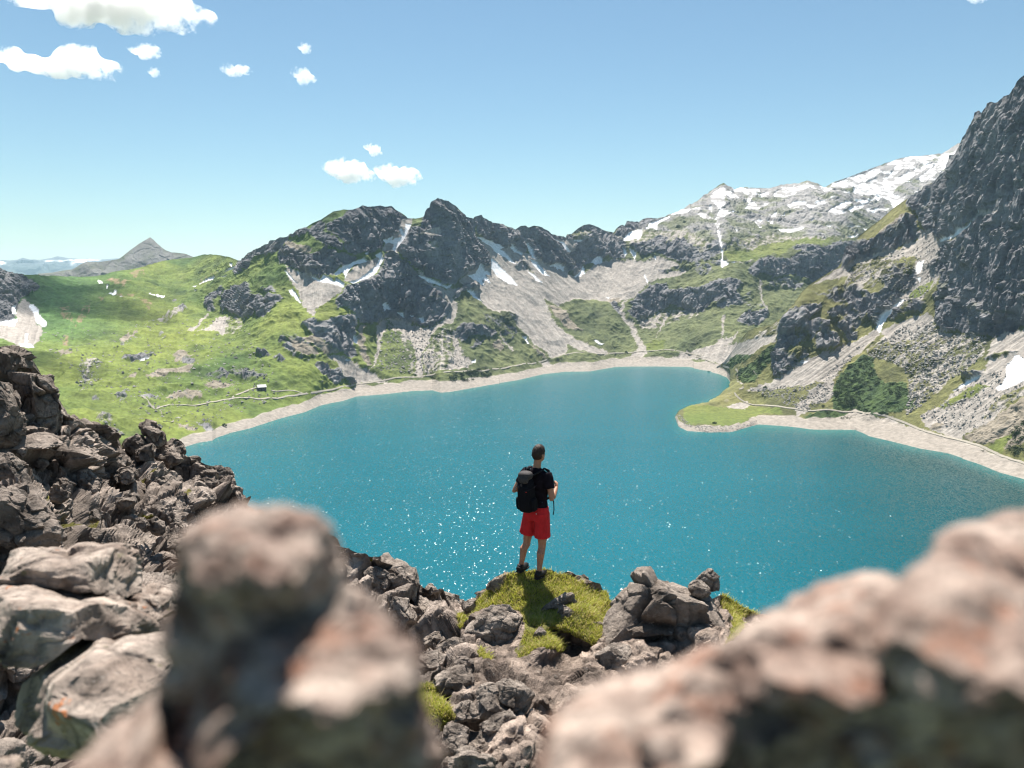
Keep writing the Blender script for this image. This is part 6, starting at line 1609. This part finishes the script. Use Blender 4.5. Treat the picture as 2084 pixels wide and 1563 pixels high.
thicket('dwarf_pines', 2, [V('E', [(1010,570),(1080,470),(1180,402),(1240,420),(1235,480),(1295,540),(1300,570),(1240,595),(1200,640),(1180,665),(1100,690),(1012,702)]), V('E', [(1335,560),(1390,540),(1425,600),(1395,660),(1320,645)])], 1500, 1.6, 3, 'stuff')
thicket('dwarf_pines', 2, [V('E', [(470,500),(560,430),(690,325),(660,420),(600,480),(560,540),(490,555)]), V('E', [(760,440),(800,420),(800,480),(700,525),(690,500)])], 700, 1.7, 4, 'stuff')
thicket('dwarf_pines', 2, [V('E', [(1985,930),(2010,840),(2084,775),(2180,760),(2180,930),(2084,970),(2040,975)])], 520, 1.9, 5, 'stuff')
thicket('dwarf_pines', 2, [V('E', [(1240,590),(1500,620),(1480,700),(1300,740),(1010,710),(860,760),(940,715),(1100,690)]), V('E', [(860,745),(940,725),(1240,745),(1250,770),(1100,762)]), V('E', [(1740,905),(1850,935),(1900,960),(1800,935)])], 150, 1.8, 6, 'stuff')
thicket('dwarf_pines', 1, [V('B', [(1372,1172),(1420,1150),(1500,1130),(1600,1095),(1640,1140),(1560,1170),(1450,1190),(1385,1190)])], 420, 3.0, 7, 'stuff')
thicket('dwarf_pines', 1, [V('E', [(390,455),(480,398),(550,395),(480,455),(420,472)])], 220, 2.6, 8, 'stuff')

def single_shrubs():
    rng = np.random.default_rng(12)
    spots = [(2, V('E', [(622,583)])[0], 2.6, 'lone round dwarf pine on the scree above the lake path'), (2, V('E', [(795,603)])[0], 2.2, 'lone dark shrub on the grassy rib right of the headland'),
             (2, V('E', [(945,690)])[0], 2.0, 'dark shrub just above the path left of the pine thicket'), (2, V('E', [(335,785)])[0], 2.4, 'dark bush on the lower edge of the grassy headland'),
             (2, V('E', [(300,437)])[0], 2.4, 'dark bush beside the far bend of the lake path'), (1, V('C', [(815,1008)])[0], 3.6, 'small bush where the stream fan meets the path'),
             (1, V('A', [(1355,1272)])[0], 3.0, 'dark bush on the rocky step of the left shore')]
    for w, (u, v), s, lab in spots:
        g = ground(w, u, v)
        c = clump(rng, 160, s, s * .8)
        me = raw_mesh('shrub', c, np.arange(len(c)).reshape(-1, 3))
        t = rng.random((160, 1)); set_color(me, np.repeat(np.array([.012, .03, .012]) * (1 - t) + np.array([.055, .09, .025]) * t, 3, 0))
        link('shrub', me, M_LEAF, label=lab, cat='shrub', loc=g)
single_shrubs()

def scattered(which, polys, n, smin, smax, seed):
    rng = np.random.default_rng(seed); sh = SH1 if which == 1 else SH2
    U, Vv = sh['U'], sh['V']; P = sh['P'][:U.shape[0]]; m = np.zeros(U.shape, bool)
    for p in polys: m |= inpoly(U, Vv, p)
    m &= sh['cl'] != 3
    idx = np.argwhere(m); k = idx[rng.integers(len(idx), size=n)]
    import itertools
    base = np.array([(-1, 0, 0), (1, 0, 0), (0, -1, 0), (0, 1, 0), (0, 0, -.8), (0, 0, .8)], float)
    fc = np.array([(0, 2, 5), (2, 1, 5), (1, 3, 5), (3, 0, 5), (2, 0, 4), (1, 2, 4), (3, 1, 4), (0, 3, 4)])
    s = smin * (smax / smin) ** (rng.random(n) ** 2.2)
    V_ = (base[None] * (1 + rng.normal(0, .25, (n, 6, 3)))) * s[:, None, None] + rng.normal(0, .12, (n, 6, 3)) * s[:, None, None] + P[k[:, 0], k[:, 1]][:, None]
    F = (np.arange(n)[:, None, None] * 6 + fc[None]).reshape(-1, 3)
    me = raw_mesh('scattered_stones', V_.reshape(-1, 3), F)
    c = (.16 + .17 * rng.random((n, 1))) * np.array([1, .95, .88]); set_color(me, np.repeat(c, 6, 0))
    link('scattered_stones', me, M_LAND, kind='stuff')
scattered(2, [V('E', [(1200,400),(1400,230),(1560,200),(1660,280),(1900,300),(1800,450),(1650,560),(1560,640),(1480,700),(1420,740),(1440,560),(1400,470)])], 3800, .35, 2.3, 31)
scattered(2, [V('D', [(1000,1340),(1040,1240),(1240,1150),(1440,1100),(1500,1020),(1580,1150),(1560,1330),(1440,1489),(1270,1489),(1200,1300)])], 1500, .35, 2.0, 32)
scattered(2, [V('E', [(520,590),(900,560),(1250,260),(1010,540),(1000,640),(850,720)]), V('E', [(1500,745),(1700,600),(2084,400),(2084,620),(1750,850)])], 1800, .4, 2.0, 33)
scattered(1, [V('B', [(900,1120),(1000,820),(1300,880),(1430,880),(1500,1080),(1400,1130),(1200,1150)]), V('A', [(480,860),(620,880),(560,1060),(470,1080)]), V('A', [(600,1250),(760,1330),(700,1350),(600,1300)])], 1500, .6, 2.4, 34)
scattered(1, [V('A', [(200,700),(1500,600),(1700,1100),(1200,1300),(900,1300),(300,900)])], 1500, .6, 2.6, 35)
scattered(2, [V('E', [(110,720),(170,800),(300,842),(430,838),(520,810),(600,760),(500,790),(400,800),(200,795),(150,740)])], 900, .3, 1.3, 36)
